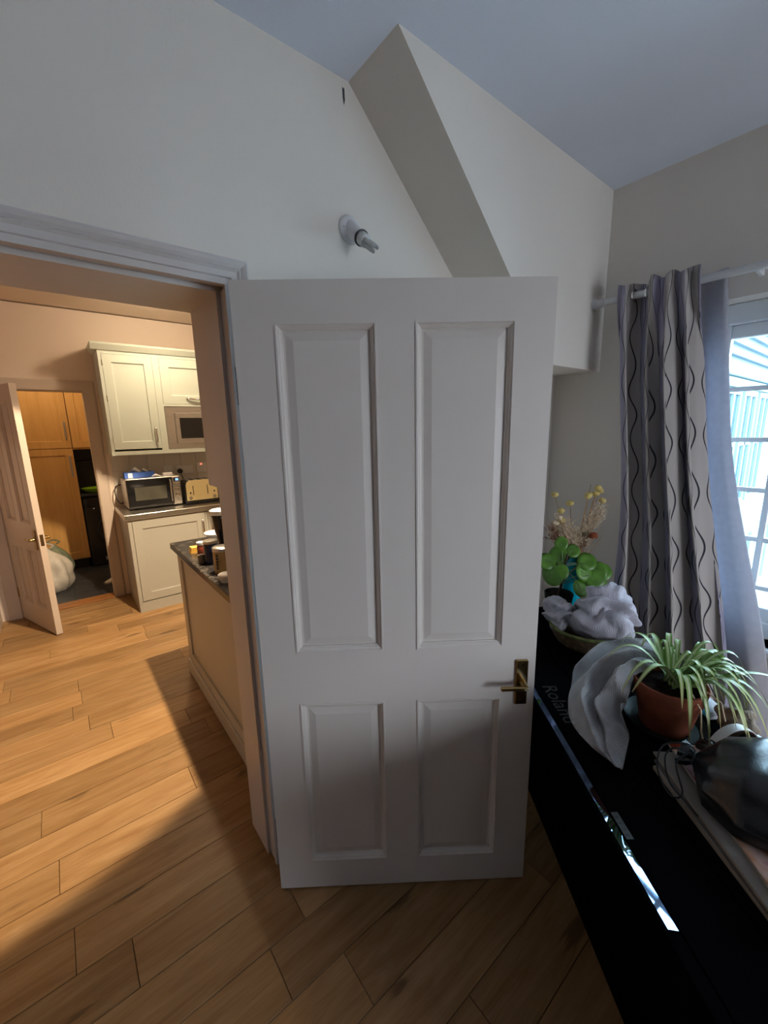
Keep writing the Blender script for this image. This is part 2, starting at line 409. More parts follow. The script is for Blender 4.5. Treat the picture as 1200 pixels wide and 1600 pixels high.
    def build(s, name, mat, parent=None, smooth=None, solid=0.0, subd=0):
        if parent is not None:
            wmp = WM[parent.name]
            me = s.mesh(name, mat, smooth, inv=wmp.inverted())
            o = bpy.data.objects.new(name, me); COL.objects.link(o); o.parent = parent
            WM[o.name] = wmp.copy()
        else:
            xs = [p.x for p in s.v]; ys = [p.y for p in s.v]; zs = [p.z for p in s.v]
            off = Vector(((min(xs)+max(xs))/2, (min(ys)+max(ys))/2, min(zs)))
            me = s.mesh(name, mat, smooth, off=off)
            o = bpy.data.objects.new(name, me); COL.objects.link(o); o.location = off
            WM[o.name] = Matrix.Translation(off)
        if solid:
            md = o.modifiers.new('thickness', 'SOLIDIFY'); md.thickness = solid; md.offset = 0
        if subd:
            md = o.modifiers.new('smooth', 'SUBSURF'); md.levels = subd; md.render_levels = subd
        return o

def tag(o, label=None, cat=None, group=None, kind=None):
    if label: o['label'] = label
    if cat: o['category'] = cat
    if group: o['group'] = group
    if kind: o['kind'] = kind
    return o
def thing(name, loc, label, cat, group=None, rz=0.0, kind=None):
    o = bpy.data.objects.new(name, None); COL.objects.link(o); o.empty_display_size = 0.1
    o.location = loc; o.rotation_euler = (0, 0, rz)
    WM[o.name] = Matrix.Translation(Vector(loc)) @ Matrix.Rotation(rz, 4, 'Z')
    return tag(o, label, cat, group, kind)
def struct(o): o['kind'] = 'structure'; return o

# ------------------------------------------------------------------ room shell
WY = 1.256        # room face of the wall with the doorway
WX = 2.23         # room face of the window wall
ZC = 2.674
JX = 0.432        # right jamb of the doorway
JL = -0.452       # left jamb
HZ = 1.998        # head of the doorway

floor = struct(G().box(-4.3, 2.9, -2.9, 4.76, -0.06, -0.02).build('floor', 'threshold_wood'))
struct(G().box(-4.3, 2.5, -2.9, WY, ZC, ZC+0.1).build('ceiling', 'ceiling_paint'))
struct(G().box(-3.0, 2.9, WY+0.02, 6.9, ZC+0.01, ZC+0.11).build('ceiling_kitchen', 'kitchen_wall_paint'))
g = G()
g.box(JX+0.025, 2.9, WY, 1.46, 0, 1.41); g.box(JX+0.025, 2.9, WY, 1.57, 1.41, HZ+0.03)
g.box(-4.3, JL-0.025, WY, 1.57, 0, HZ+0.03); g.box(-4.3, 2.9, WY, 1.57, HZ+0.03, ZC)
wall_back = struct(g.build('wall_back', 'wall_paint'))
struct(G().prism([(0.893, ZC), (1.754, 1.861), (WX, 1.861), (WX, ZC)], 1.015, WY).build('wall_bulkhead', 'wall_paint'))
struct(G().box(-4.3, -4.2, -2.9, WY, 0, ZC).build('wall_left', 'bounce_cut_wall'))
struct(G().box(-3.1, -3.0, 1.57, 4.9, 0, ZC).build('wall_kitchen_left', 'kitchen_wall_paint'))
RX0, RX1, RZ0, RZ1, RY = 0.80, 2.2, 0.55, 1.88, -2.70      # window in the wall behind the camera
struct(G().box(-4.3, RX0, RY-0.2, RY, 0, ZC).box(RX1, 2.5, RY-0.2, RY, 0, ZC).box(RX0, RX1, RY-0.2, RY, 0, RZ0).box(RX0, RX1, RY-0.2, RY, RZ1, ZC).build('wall_front', 'bounce_cut_wall'))
w2 = struct(thing('window_2', ((RX0+RX1)/2, RY-0.1, RZ0), 'wide white framed window in the wall behind the camera', 'window'))
g = G().box(RX0, RX1, RY-0.16, RY-0.1, RZ0, RZ0+0.06, 0.004).box(RX0, RX1, RY-0.16, RY-0.1, RZ1-0.06, RZ1, 0.004)
for x in (RX0, RX0+0.45, RX0+0.90, RX1-0.06): g.box(x, x+0.06, RY-0.16, RY-0.1, RZ0+0.06, RZ1-0.06, 0.004)
g.build('window_frame', 'window_white', w2)
for x0, x1 in ((RX0+0.06, RX0+0.45), (RX0+0.51, RX0+0.90), (RX0+0.96, RX1-0.06)):
    G().add([(x0, RY-0.13, RZ0+0.06), (x1, RY-0.13, RZ0+0.06), (x1, RY-0.13, RZ1-0.06), (x0, RY-0.13, RZ1-0.06)], [(0, 1, 2, 3)]).build('pane', 'window_pane', w2)
OY0, OY1, OZ0, OZ1 = -0.30, 0.64, 0.66, 2.085    # window opening
g = G()
g.box(WX, 2.48, OY1, WY, 0, ZC); g.box(WX, 2.48, -2.9, OY0, 0, ZC)
g.box(WX, 2.48, OY0, OY1, OZ1, ZC); g.box(WX, 2.48, OY0, OY1, 0, OZ0)
struct(g.build('wall_right', 'wall_paint'))
# doorway lining with its rebate, and the moulded architrave
g = G()
for sgn, x in ((1, JX), (-1, JL)):
    a, b = (x, x+0.025) if sgn > 0 else (x-0.025, x)
    g.box(a, b, 1.30, 1.46, 0, 1.41); g.box(a, b, 1.30, 1.57, 1.41, HZ)
    a2, b2 = (x+0.012, x+0.025) if sgn > 0 else (x-0.025, x-0.012)
    g.box(a2, b2, WY-0.002, 1.30, 0, HZ)
g.box(JL-0.025, JX+0.025, 1.30, 1.57, HZ-0.002, HZ+0.028); g.box(JL-0.025, JX+0.025, WY-0.002, 1.30, HZ+0.012, HZ+0.028)
struct(g.build('trim_1', 'frame_white'))
def architrave(x0, x1, ztop, wy, wdt, prof, name, mat):
    g = G()
    n = len(prof)
    # path of the inner edge: up the left leg, across, down the right leg; outward offset = inset
    for i in range(n-1):
        (o0, d0), (o1, d1) = prof[i], prof[i+1]
        def pts(o, d): return [(x0-o, wy-d, 0), (x0-o, wy-d, ztop+o), (x1+o, wy-d, ztop+o), (x1+o, wy-d, 0)]
        a, b = pts(o0, d0), pts(o1, d1)
        for k in range(3): g.add([a[k], a[k+1], b[k+1], b[k]], [(0, 1, 2, 3)])
    return struct(g.build(name, mat))
architrave(JL-0.008, JX+0.008, HZ+0.004, WY, 0.07, [(0, 0), (0, 0.014), (0.016, 0.014), (0.018, 0.020), (0.034, 0.020), (0.040, 0.026), (0.046, 0.019), (0.052, 0.026), (0.060, 0.030), (0.066, 0.026), (0.068, 0.0)], 'trim_2', 'frame_white')
# skirting of the living room right of the opening (behind the open door)
struct(G().box(JX+0.09, WX, WY-0.018, WY, 0, 0.14, 0.003).build('baseboard_back', 'frame_white'))
struct(G().box(WX-0.018, WX, -2.9, WY-0.018, 0, 0.14, 0.003).build('baseboard_right', 'frame_white'))

# floor boards, each its own piece
PW = 0.156; Y0 = 1.33
fixed = {0: -0.165, 2: -0.2, 4: -0.255, -1: -0.02, -3: 0.316, -4: 0.49, -2: 0.44, 1: 0.62, 3: 0.30}
plen = [0.62, 0.88, 1.14, 1.40]; pmesh = {}
def plank(x0, ln, y):
    key = round(ln, 2)
    if key not in pmesh:
        g = G(); g.box(-ln/2+0.0008, ln/2-0.0008, -PW/2+0.0008, PW/2-0.0008, -0.02, 0.0, 0.0012)
        pmesh[key] = g.mesh('floor_board', 'oak_floor')
    o = bpy.data.objects.new('floor_board', pmesh[key]); COL.objects.link(o)
    o.parent = floor; o.matrix_parent_inverse = WM[floor.name].inverted()
    o.location = (x0+ln/2, y, 0)
for k in range(-13, 22):
    yc = Y0+PW*(k+0.5)
    xs = fixed.get(k, random.uniform(-0.6, 0.6))
    x = xs
    while x < 2.25:
        ln = random.choice(plen[1:] if x < 1.6 else plen[:2]); ln = min(ln, 2.83-x); plank(x, round(ln, 2), yc); x += round(ln, 2)
    x = xs
    while x > -2.3:
        ln = random.choice(plen); plank(x-ln, ln, yc); x -= ln

# ------------------------------------------------------------------ window
win = thing('window_1', (2.36, (OY0+OY1)/2, OZ0), 'white glazed garden window with small panes behind the curtain', 'window', kind='structure')
fx0, fx1 = 2.33, 2.395
g = G()
g.box(fx0, fx1, OY0, OY1, OZ1-0.085, OZ1, 0.006); g.box(fx0, fx1, OY0, OY1, OZ0, OZ0+0.07, 0.006)
g.box(fx0, fx1, OY1-0.07, OY1, OZ0, OZ1, 0.006); g.box(fx0, fx1, OY0, OY0+0.07, OZ0, OZ1, 0.006)
g.build('window_frame', 'window_white', win)
leafs = [(-0.23, 0.57)]
for ya, yb in leafs:
    za, zb = OZ0+0.07, OZ1-0.085
    sash = G().box(2.34, 2.385, ya, ya+0.05, za, zb, 0.004).box(2.34, 2.385, yb-0.05, yb, za, zb, 0.004).box(2.34, 2.385, ya+0.05, yb-0.05, zb-0.055, zb, 0.004).box(2.34, 2.385, ya+0.05, yb-0.05, za, za+0.06, 0.004).build('sash', 'window_white', win)
    yl, yr, zl, zr = ya+0.05, yb-0.05, za+0.06, zb-0.055
    cols = [yl, yl+(yr-yl)*0.36, yl+(yr-yl)*0.72, yr] if ya > -0.3 else [yl, yl+(yr-yl)/3, yl+(yr-yl)*2/3, yr]
    rows = [zl, 0.875, 1.09, 1.305, 1.52, 1.735, zr]
    for yv in cols[1:-1]: G().box(2.345, 2.38, yv-0.011, yv+0.011, zl, zr, 0.003).build('glazing_bar', 'window_white', sash)
    for zv in rows[1:-1]: G().box(2.346, 2.379, yl, yr, zv-0.010, zv+0.010, 0.003).build('glazing_bar', 'window_white', sash)
    for i in range(3):
        for j in range(len(rows)-1):
            G().add([(2.362, cols[i], rows[j]), (2.362, cols[i+1], rows[j]), (2.362, cols[i+1], rows[j+1]), (2.362, cols[i], rows[j+1])], [(0, 1, 2, 3)]).build('pane', 'daylight_tint_pane', sash)
G().box(2.19, 2.33, OY0, OY1, OZ0-0.03, OZ0, 0.005).build('window_sill', 'window_white', win)

# outside: the side of an extension with boards above white windows, paving, a far fence
struct(G().box(2.48, 30, -25, 25, -0.25, -0.15).box(-25, 2.48, -25, -2.9, -0.25, -0.15).build('ground', 'outdoor_paving'))
ext = thing('house_extension', (6.0, 1.9, -0.15), 'white boarded extension with tall windows seen through the window', 'building')
EY = 1.45
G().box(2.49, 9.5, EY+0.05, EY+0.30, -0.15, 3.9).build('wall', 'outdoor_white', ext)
for i in range(11):
    z = 2.27+i*0.145
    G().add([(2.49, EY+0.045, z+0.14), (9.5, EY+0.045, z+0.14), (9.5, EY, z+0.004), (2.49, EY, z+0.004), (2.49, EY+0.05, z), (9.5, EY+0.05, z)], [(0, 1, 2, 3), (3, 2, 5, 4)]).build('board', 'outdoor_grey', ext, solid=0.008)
G().box(2.49, 9.5, EY-0.05, EY+0.05, 2.17, 2.265, 0.01).build('fascia', 'outdoor_white', ext)
G().box(2.49, 9.5, EY-0.02, EY+0.05, 2.04, 2.15, 0.01).build('lintel', 'outdoor_white', ext)
for i in range(7):
    x = 2.9+i*0.95
    wd = G().box(x, x+0.75, EY+0.0, EY+0.05, 0.35, 0.43).box(x, x+0.75, EY, EY+0.05, 1.95, 2.02).box(x, x+0.07, EY, EY+0.05, 0.43, 1.95).box(x+0.68, x+0.75, EY, EY+0.05, 0.43, 1.95).box(x+0.34, x+0.41, EY, EY+0.05, 0.43, 1.95).box(x+0.07, x+0.68, EY, EY+0.05, 1.25, 1.31).build('window', 'outdoor_white', ext)
    G().box(x+0.07, x+0.68, EY+0.03, EY+0.045, 0.43, 1.95).build('pane', 'outdoor_glass', wd)
sky_shade = G().box(2.49, 9.6, 0.75, EY+0.3, 3.6, 3.7).build('unseen_sky_shade', 'outdoor_white', ext)  # unseen slab added to keep sky light off the extension wall
rail = thing('garden_rail', (4.6, 0.5, -0.15), 'low white timber rail beside the paving outside', 'railing')
G().box(3.2, 8.5, 0.78, 0.84, 0.55, 0.62, 0.008).build('top_rail', 'outdoor_white', rail)
for i in range(6): G().box(3.3+i*0.95, 3.36+i*0.95, 0.78, 0.84, -0.15, 0.55, 0.006).build('post', 'outdoor_white', rail)

# ------------------------------------------------------------------ the open panelled door
dv = Vector((0.7973, -0.6036, 0)); 
DM = Matrix.Identity(4)                       # local x across the door, y into it (away from the camera), z up
for i, col in enumerate((dv, Vector((0.6036, 0.7973, 0)), Vector((0, 0, 1)))):
    for k in range(3): DM[k][i] = col[k]
DM.translation = Vector((0.4165, 1.150, 0.0))
def panel_door(name, M, W, H, T, cells, label, mat, z0=0.008, both=True):
    """stiles and rails around raised panels; cells = [(u0,u1,v0,v1)]"""
    d = bpy.data.objects.new(name, None); COL.objects.link(d)
    d.matrix_world = M; WM[d.name] = M.copy(); tag(d, label, 'door', kind='structure')
    us = sorted({c[0] for c in cells} | {c[1] for c in cells}); vs = sorted({c[2] for c in cells} | {c[3] for c in cells})
    G(M).box(0, us[0], 0, T, z0, H).build('stile', mat, d); G(M).box(us[-1], W, 0, T, z0, H).build('stile', mat, d)
    G(M).box(us[0], us[-1], 0, T, z0, vs[0]).build('rail', mat, d); G(M).box(us[0], us[-1], 0, T, vs[-1], H).build('rail', mat, d)
    for a, b in zip(vs[1:-1:2], vs[2::2]): G(M).box(us[0], us[-1], 0, T, a, b).build('rail', mat, d)
    for a, b in zip(vs[0::2], vs[1::2]): G(M).box(us[1], us[2], 0, T, a, b).build('mid_stile', mat, d)
    for u0, u1, v0, v1 in cells:
        p = G(M)
        p.rings(u0, u1, v0, v1, [(0.012, T/2), (0.012, 0.0145), (0.024, 0.0145), (0.046, 0.0085), (0.050, 0.0085)])
        p.rings(u0, u1, v0, v1, [(0.012, T/2), (0.012, T-0.0145), (0.024, T-0.0145), (0.046, T-0.0085), (0.050, T-0.0085)])
        pn = p.build('panel', mat, d)
        for q in (lambda y: y, lambda y: T-y):
            G(M).rings(u0, u1, v0, v1, [(-0.0005, q(0.001)), (0.0, q(-0.0025)), (0.005, q(-0.0025)), (0.008, q(0.002)), (0.011, q(0.003)), (0.0155, q(0.009)), (0.018, q(0.010)), (0.018, q(0.0155))], close=False).build('moulding', mat, pn)
    return d
cells = [(0.110, 0.381, 0.120, 0.741), (0.485, 0.757, 0.120, 0.741), (0.110, 0.381, 0.920, 1.880), (0.485, 0.757, 0.920, 1.880)]
door = panel_door('door_1', DM, 0.864, 1.984, 0.040, cells, 'large white painted four panel door standing wide open', 'gloss_white')
def lever_handle(M, d, u, v, dirn, side, T, hw=0.020, hh=0.079):
    y0, y1 = (-0.008, 0.0) if side < 0 else (T, T+0.008)
    h = G(M).box(u-hw, u+hw, y0, y1, v-hh, v+hh, 0.003).build('handle', 'brass', d)
    s = -1 if side < 0 else 1; yb = 0 if side < 0 else T
    zc = v+0.004
    G(M).tube([(u, yb+s*0.004, zc), (u, yb+s*0.03, zc), (u, yb+s*0.042, zc)], [0.011, 0.009, 0.009], 12).build('spindle', 'brass', h, smooth=40)
    x0, x1 = sorted((u-dirn*0.009, u+dirn*0.078))
    G(M).box(x0, x1, yb+s*0.042-0.006, yb+s*0.042+0.006, zc-0.0075, zc+0.0065, 0.003).build('lever', 'brass', h)
    for dz in (-0.065, 0.065): G(M).lathe([(0.0, -0.001), (0.004, -0.001), (0.004, 0.0012), (0, 0.0012)], 10, (u, y0 if side < 0 else y1, v+dz), 'y').build('screw', 'chrome', h)
lever_handle(DM, door, 0.820, 0.795, -1, -1, 0.040); lever_handle(DM, door, 0.820, 0.795, -1, 1, 0.040)
for z in (0.25, 1.72):
    G(DM).box(-0.003, 0.0, 0.004, 0.036, z-0.05, z+0.05).tube([(-0.004, 0.044, z-0.05), (-0.004, 0.044, z+0.05)], 0.005, 10).build('hinge', 'brass', door)

# ------------------------------------------------------------------ wall lamp holder with a compact bulb
wl = thing('wall_lamp', (0.878, WY, 2.262), 'bare white wall lamp holder with an unlit stick bulb', 'lamp')
LM0 = Matrix.Translation((0.878, WY, 2.250)); LM = Matrix.Translation((0.878, WY-0.008, 2.250)) @ Matrix.Rotation(R(37), 4, 'X') @ Matrix.Diagonal((1.06, 1.22, 1.06, 1))
G(LM0).lathe([(0.0, 0.0), (0.043, 0.0), (0.043, -0.008), (0.038, -0.014), (0.024, -0.018), (0, -0.018)], 28, axis='y').build('ceiling_rose', 'white_plastic', wl, smooth=35)
G(LM).lathe([(0.026, 0.004), (0.022, -0.030), (0.0205, -0.058), (0.0, -0.058)], 24, axis='y').build('lamp_holder', 'white_plastic', wl, smooth=35)
G(LM).lathe([(0.0225, -0.056), (0.0235, -0.058), (0.0235, -0.063), (0.0215, -0.064)], 24, axis='y').build('retaining_ring', 'black_plastic', wl, smooth=35)
bl = G(LM).lathe([(0.020, -0.062), (0.019, -0.085), (0.014, -0.088), (0, -0.088)], 20, axis='y').build('bulb', 'bulb_glass', wl, smooth=35)
for a in range(3):
    ox, oz = 0.009*math.cos(a*2.094+0.4), 0.009*math.sin(a*2.094+0.4)
    G(LM).tube([(ox, -0.086, oz), (ox, -0.118, oz), (ox, -0.132, oz), (ox*0.8, -0.137, oz*0.8)], [0.0066, 0.0066, 0.0052, 0.0015], 12).build('glass_tube', 'bulb_glass', bl, smooth=40)
for dx in (-0.03, 0.03): G(LM0).lathe([(0, -0.016), (0.003, -0.016), (0.003, -0.010)], 8, (dx, 0, 0), 'y').build('screw', 'black_plastic', wl)
tag(G().add([(0.868, WY-0.001, 2.650), (0.876, WY-0.001, 2.648), (0.877, WY-0.001, 2.618), (0.873, WY-0.001, 2.602), (0.869, WY-0.001, 2.622)], [(0, 1, 2, 3, 4)]).build('paint_chip', 'outdoor_gap', wall_back))

# ------------------------------------------------------------------ curtain, pole
pole = thing('curtain_pole', (2.12, 0.3, 2.14), 'white round curtain pole running from the boxed-in corner over the window', 'curtain pole')
G().tube([(2.12, 1.012, 2.157), (2.12, -2.3, 2.157)], 0.015, 16).build('rod', 'pole_white', pole, smooth=40)
G().lathe([(0.0, 0.0), (0.026, 0.0), (0.026, -0.012), (0.018, -0.016), (0.018, -0.05), (0.015, -0.052)], 20, (2.12, 1.0145, 2.157), 'y').build('end_socket', 'pole_white', pole, smooth=35)
G().box(2.135, WX, 0.42, 0.435, 2.146, 2.168, 0.003).build('bracket', 'pole_white', pole)
cur = thing('curtain', (2.12, 0.65, 0.02), 'grey eyelet curtain printed with wavy dark lines hanging beside the window', 'curtain')
def smooth01(t): t = max(0, min(1, t)); return t*t*(3-2*t)
CT, CB = 2.203, 0.03
def cur_edges(z):
    t = max(0.0, (2.2-z)/2.2)
    yl = 0.900-0.085*smooth01(t*1.9)
    yr = 0.588-0.30*t**1.15 - 0.05*smooth01((t-0.3)*2)
    return yl, yr
def cur_fn(u, v):
    z = CT+(CB-CT)*v
    yl, yr = cur_edges(z)
    waves = 4.3
    ph = 2*math.pi*waves*u
    amp = (0.050+0.014*math.sin(u*11+1.0))*(1-0.2*v)+0.006*noise.noise(Vector((u*3, v*4, 1)))
    sx = math.sin(ph+0.5+0.7*math.sin(2.2*v+u*6)+0.9*noise.noise(Vector((u*4, v*1.5, 0.3))))
    sx = math.copysign(abs(sx)**0.75, sx)
    yy = u + 0.045*math.sin(2*ph+0.8)*(1-0.4*v)*smooth01(v*5)
    top = -0.034+0.088*math.exp(-((u-0.28)/0.075)**4)+0.016*math.sin(2*math.pi*5.5*u+1.0)
    bl = smooth01((v-0.012)*5.0)
    x = 2.118 + top*(1-bl)+amp*sx*bl + 0.012*noise.noise(Vector((u*9, v*3.0, 5.2)))*v
    y = yl+(yr-yl)*yy + 0.01*noise.noise(Vector((u*7, v*2.5, 9.1)))
    zz = z + (0.008*math.cos(ph) if v < 0.02 else 0)
    return (x, y, zz)
G().grid(cur_fn, 150, 90, lambda u, v: (u*1.30, (1-v)*2.17)).build('printed_cloth', 'curtain_print', cur, smooth=180, solid=0.003)
def lin_fn(u, v):
    z = 2.185+(CB-2.185)*v
    yl, yr = cur_edges(z)
    t = max(0.0, (2.2-z)/2.2)
    far = yr-0.072-0.02*t-0.035*smooth01((t-0.25)*2.2)+0.03*smooth01((t-0.75)*4)
    y = yr+0.03+(far-yr-0.03)*u
    x = 2.160+0.016*math.sin(u*5.2+v*2.0)+0.010*noise.noise(Vector((u*3, v*3, 2.2)))
    return (x, y, z)
G().grid(lin_fn, 30, 60).build('lining', 'curtain_lining', cur, smooth=180, solid=0.002)
for yy in (0.838, 0.785):
    RM = Matrix.Translation((2.12, yy, 2.157)) @ Matrix.Rotation(R(90), 4, 'X')
    g = G(RM); n = 20; pr = []
    g.lathe([(0.019, -0.003), (0.026, -0.003), (0.026, 0.003), (0.019, 0.003), (0.019, -0.003)], 24)
    g.f = [f for f in g.f if len(f) == 4]
    g.build('eyelet', 'chrome', cur, smooth=35)

# ------------------------------------------------------------------ black digital piano along the right
pd = Vector((math.sin(R(38.4)), math.cos(R(38.4)), 0)); pn = Vector((pd.y, -pd.x, 0))
PM = Matrix.Identity(4)                        # local x = along the piano (away), y = -depth... use x=s, y=l
for i, col in enumerate((pd, pn, Vector((0, 0, 1)))):
    for k in range(3): PM[k][i] = col[k]
def PL(s, l, z): return PM @ Vector((s, l, z))
TZ = 0.708
S0, S1 = 0.30, 1.915
piano = thing('digital_piano', tuple(PL(1.1, 0.75, 0)), 'long black digital piano with closed lid, cluttered with plants and cloths', 'piano')
G(PM).box(S0+0.02, S1-0.02, 0.497, 1.03, 0.56, TZ-0.012, 0.004).build('key_bed', 'piano_black', piano)
G(PM).prism([(0.486, 0.585), (0.486, 0.705), (0.489, 0.708), (0.496, 0.708), (0.496, 0.585)], S0, S1, 'x').build('front_rail', 'piano_black', piano)
G(PM).prism([(0.4965, 0.680), (0.4965, 0.7078), (0.5165, 0.7028), (0.5165, 0.680)], 0.568, S1-0.01, 'x').build('glossy_strip', 'piano_gloss', piano)
G(PM).box(S0+0.01, 0.566, 0.4965, 0.5165, 0.680, 0.7030).build('strip_end', 'piano_black', piano)
G(PM).box(S0+0.005, S1-0.005, 0.519, 0.660, TZ-0.02, TZ-0.0045, 0.002).build('key_lid', 'piano_black', piano)
G(PM).box(S0, S1, 0.662, 1.045, TZ-0.02, TZ, 0.003).build('top_panel', 'piano_black', piano)
for s in (S0, S1-0.03): G(PM).box(s, s+0.03, 0.60, 1.03, 0.0, 0.56, 0.004).build('side_panel', 'piano_black', piano)
G(PM).box(S0+0.03, S1-0.03, 0.626, 0.650, 0.0, 0.56, 0.002).build('lower_panel', 'piano_black', piano)
G(PM).box(S0+0.03, S1-0.03, 0.95, 0.97, 0.10, 0.56, 0.002).build('back_panel', 'piano_black', piano)
def lettering(txt, size, M, mat, parent):
    cu = bpy.data.curves.new('lettering', 'FONT'); cu.body = txt; cu.size = size; cu.extrude = 0.0004
    ob = bpy.data.objects.new('lettering_tmp', cu); COL.objects.link(ob)
    bpy.context.view_layer.update()
    me = bpy.data.meshes.new_from_object(ob.evaluated_get(bpy.context.evaluated_depsgraph_get()))
    bpy.data.objects.remove(ob); me.name = 'lettering'
    me.transform(WM[parent.name].inverted() @ M); me.materials.clear(); me.materials.append(MATS[mat])
    o = bpy.data.objects.new('lettering', me); COL.objects.link(o); o.parent = parent; WM[o.name] = WM[parent.name].copy()
    return o
TM = Matrix.Identity(4)
for i, col in enumerate((-pd, pn, Vector((0, 0, 1)))):
    for k in range(3): TM[k][i] = col[k]
TM.translation = PL(1.285, 0.545, TZ-0.0040)
lettering('Roland', 0.068, TM, 'lettering_grey', piano)
G(PM).box(0.735, 0.80, 0.521, 0.537, TZ-0.0045, TZ-0.0037).build('label_sticker', 'sticker_grey', piano)
for i in range(4): G(PM).box(0.742+i*0.014, 0.748+i*0.014, 0.524, 0.534, TZ-0.0037, TZ-0.0034).build('sticker_mark', 'lettering_grey', piano)

# ------------------------------------------------------------------ things on the piano
# terracotta pot with a spider plant
pc = PL(1.075, 0.832, TZ)
sau = G(Matrix.Translation(pc)).lathe([(0.0, 0.0), (0.088, 0.0), (0.103, 0.024), (0.107, 0.026), (0.100, 0.022), (0.086, 0.007), (0.0, 0.007)], 40).build('plant_saucer', 'dark_green_glaze', smooth=40)
tag(sau, 'dark green glazed saucer under the terracotta pot', 'saucer')
sp = thing('spider_plant', tuple(pc+Vector((0, 0, 0.007))), 'spider plant with striped arching leaves in a terracotta pot', 'potted plant')
PT = Matrix.Translation(pc+Vector((0, 0, 0.007)))
G(PT).lathe([(0.0, 0.0), (0.064, 0.0), (0.084, 0.100), (0.089, 0.103), (0.096, 0.140), (0.094, 0.145), (0.088, 0.145), (0.083, 0.118), (0.0, 0.116)], 48).build('pot', 'terracotta', sp, smooth=35)
def soil_fn(R0, zc):
    return lambda u, v: (R0*v*math.cos(2*math.pi*u), R0*v*math.sin(2*math.pi*u), zc+0.012*noise.noise(Vector((v*3*math.cos(6.283*u), v*3*math.sin(6.283*u), 3.3)))*(1-v)+0.010*(1-v))
G(PT).grid(soil_fn(0.0845, 0.122), 41, 9).build('soil', 'soil', sp, smooth=180)
# leaves: azimuth in piano frame: 0 = away along the piano, 90 = towards the window
def blade(M, base, az, length, rise, droop, wid, mat, parent, name='leaf', curl=0.0, nseg=12):
    ca, sa = math.cos(az), math.sin(az)
    def ctr(t):
        h = length*(t*0.62+0.38*math.sin(t*math.pi/2))*0.78
        z = rise*math.sin(min(t*1.25, 1)*math.pi/2) - droop*max(0, t-0.35)**1.6*2.0
        side = curl*t*t
        return Vector((base[0]+ca*h-sa*side, base[1]+sa*h+ca*side, base[2]+z))
    vs = []; uv = []; fs = []
    for i in range(nseg+1):
        t = i/nseg; p = ctr(t)
        tw = wid*min(1.0, 0.45+2.2*t)*max(0.06, (1-t)**0.55)
        lat = Vector((-sa, ca, 0))
        vs += [p-lat*tw/2+Vector((0, 0, 0.12*tw)), p, p+lat*tw/2+Vector((0, 0, 0.12*tw))]
        uv += [(0, t), (0.5, t), (1, t)]
    for i in range(nseg):
        for k in range(2): fs.append((i*3+k, i*3+k+1, i*3+k+4, i*3+k+3))
    g = G(M); g.add(vs, fs); g.uv = uv
    o = g.build(name, mat, parent, smooth=180)
    return o
SM = Matrix.Translation(pc+Vector((0, 0, 0.13))) @ Matrix.Rotation(math.atan2(pd.y, pd.x), 4, 'Z')
# local x = away, local y = to the left of 'away' -> window side is -y
rl = random.Random(12)
specific = [  # az(deg, + = towards window), length, rise, droop, width
    (150, 0.27, 0.13, 0.16, 0.016), (100, 0.34, 0.09, 0.08, 0.015), (112, 0.30, 0.11, 0.20, 0.018), (95, 0.26, 0.12, 0.22, 0.018),
    (80, 0.24, 0.14, 0.22, 0.019), (125, 0.28, 0.10, 0.20, 0.018), (140, 0.22, 0.10, 0.17, 0.016), (200, 0.20, 0.14, 0.10, 0.016),
    (240, 0.25, 0.145, 0.09, 0.017), (260, 0.24, 0.13, 0.12, 0.015), (290, 0.22, 0.14, 0.10, 0.016), (60, 0.22, 0.14, 0.2, 0.018),
    (30, 0.2, 0.15, 0.16, 0.017), (0, 0.19, 0.15, 0.14, 0.017), (330, 0.2, 0.15, 0.12, 0.016), (105, 0.23, 0.15, 0.26, 0.02), (88, 0.22, 0.16, 0.25, 0.02), (118, 0.21, 0.15, 0.22, 0.018)]
for i in range(54):
    if i < len(specific): az, ln, ri, dr, wi = specific[i]; ln *= 1.12; wi *= 1.3
    else:
        az = rl.gauss(105, 60); ln = rl.uniform(0.14, 0.26); ri = rl.uniform(0.09, 0.165); dr = rl.uniform(0.08, 0.24); wi = rl.uniform(0.015, 0.024)
    b0 = (rl.uniform(-0.018, 0.018), rl.uniform(-0.035, 0.008), rl.uniform(-0.004, 0.01))
    blade(SM, b0, -R(az), ln, ri, dr, wi, 'spider_leaf', sp, curl=rl.uniform(-0.03, 0.03))
for k, pts in enumerate(([(0, -0.01, 0), (-0.06, -0.01, 0.035), (-0.105, -0.015, 0.0), (-0.112, -0.018, -0.06), (-0.115, -0.03, -0.105)], [(0, -0.02, 0), (-0.05, -0.05, 0.03), (-0.09, -0.08, 0.01), (-0.10, -0.09, -0.04)])):
    G(SM).tube(pts, 0.0022, 6).build('runner', 'dry_cream', sp, smooth=60)
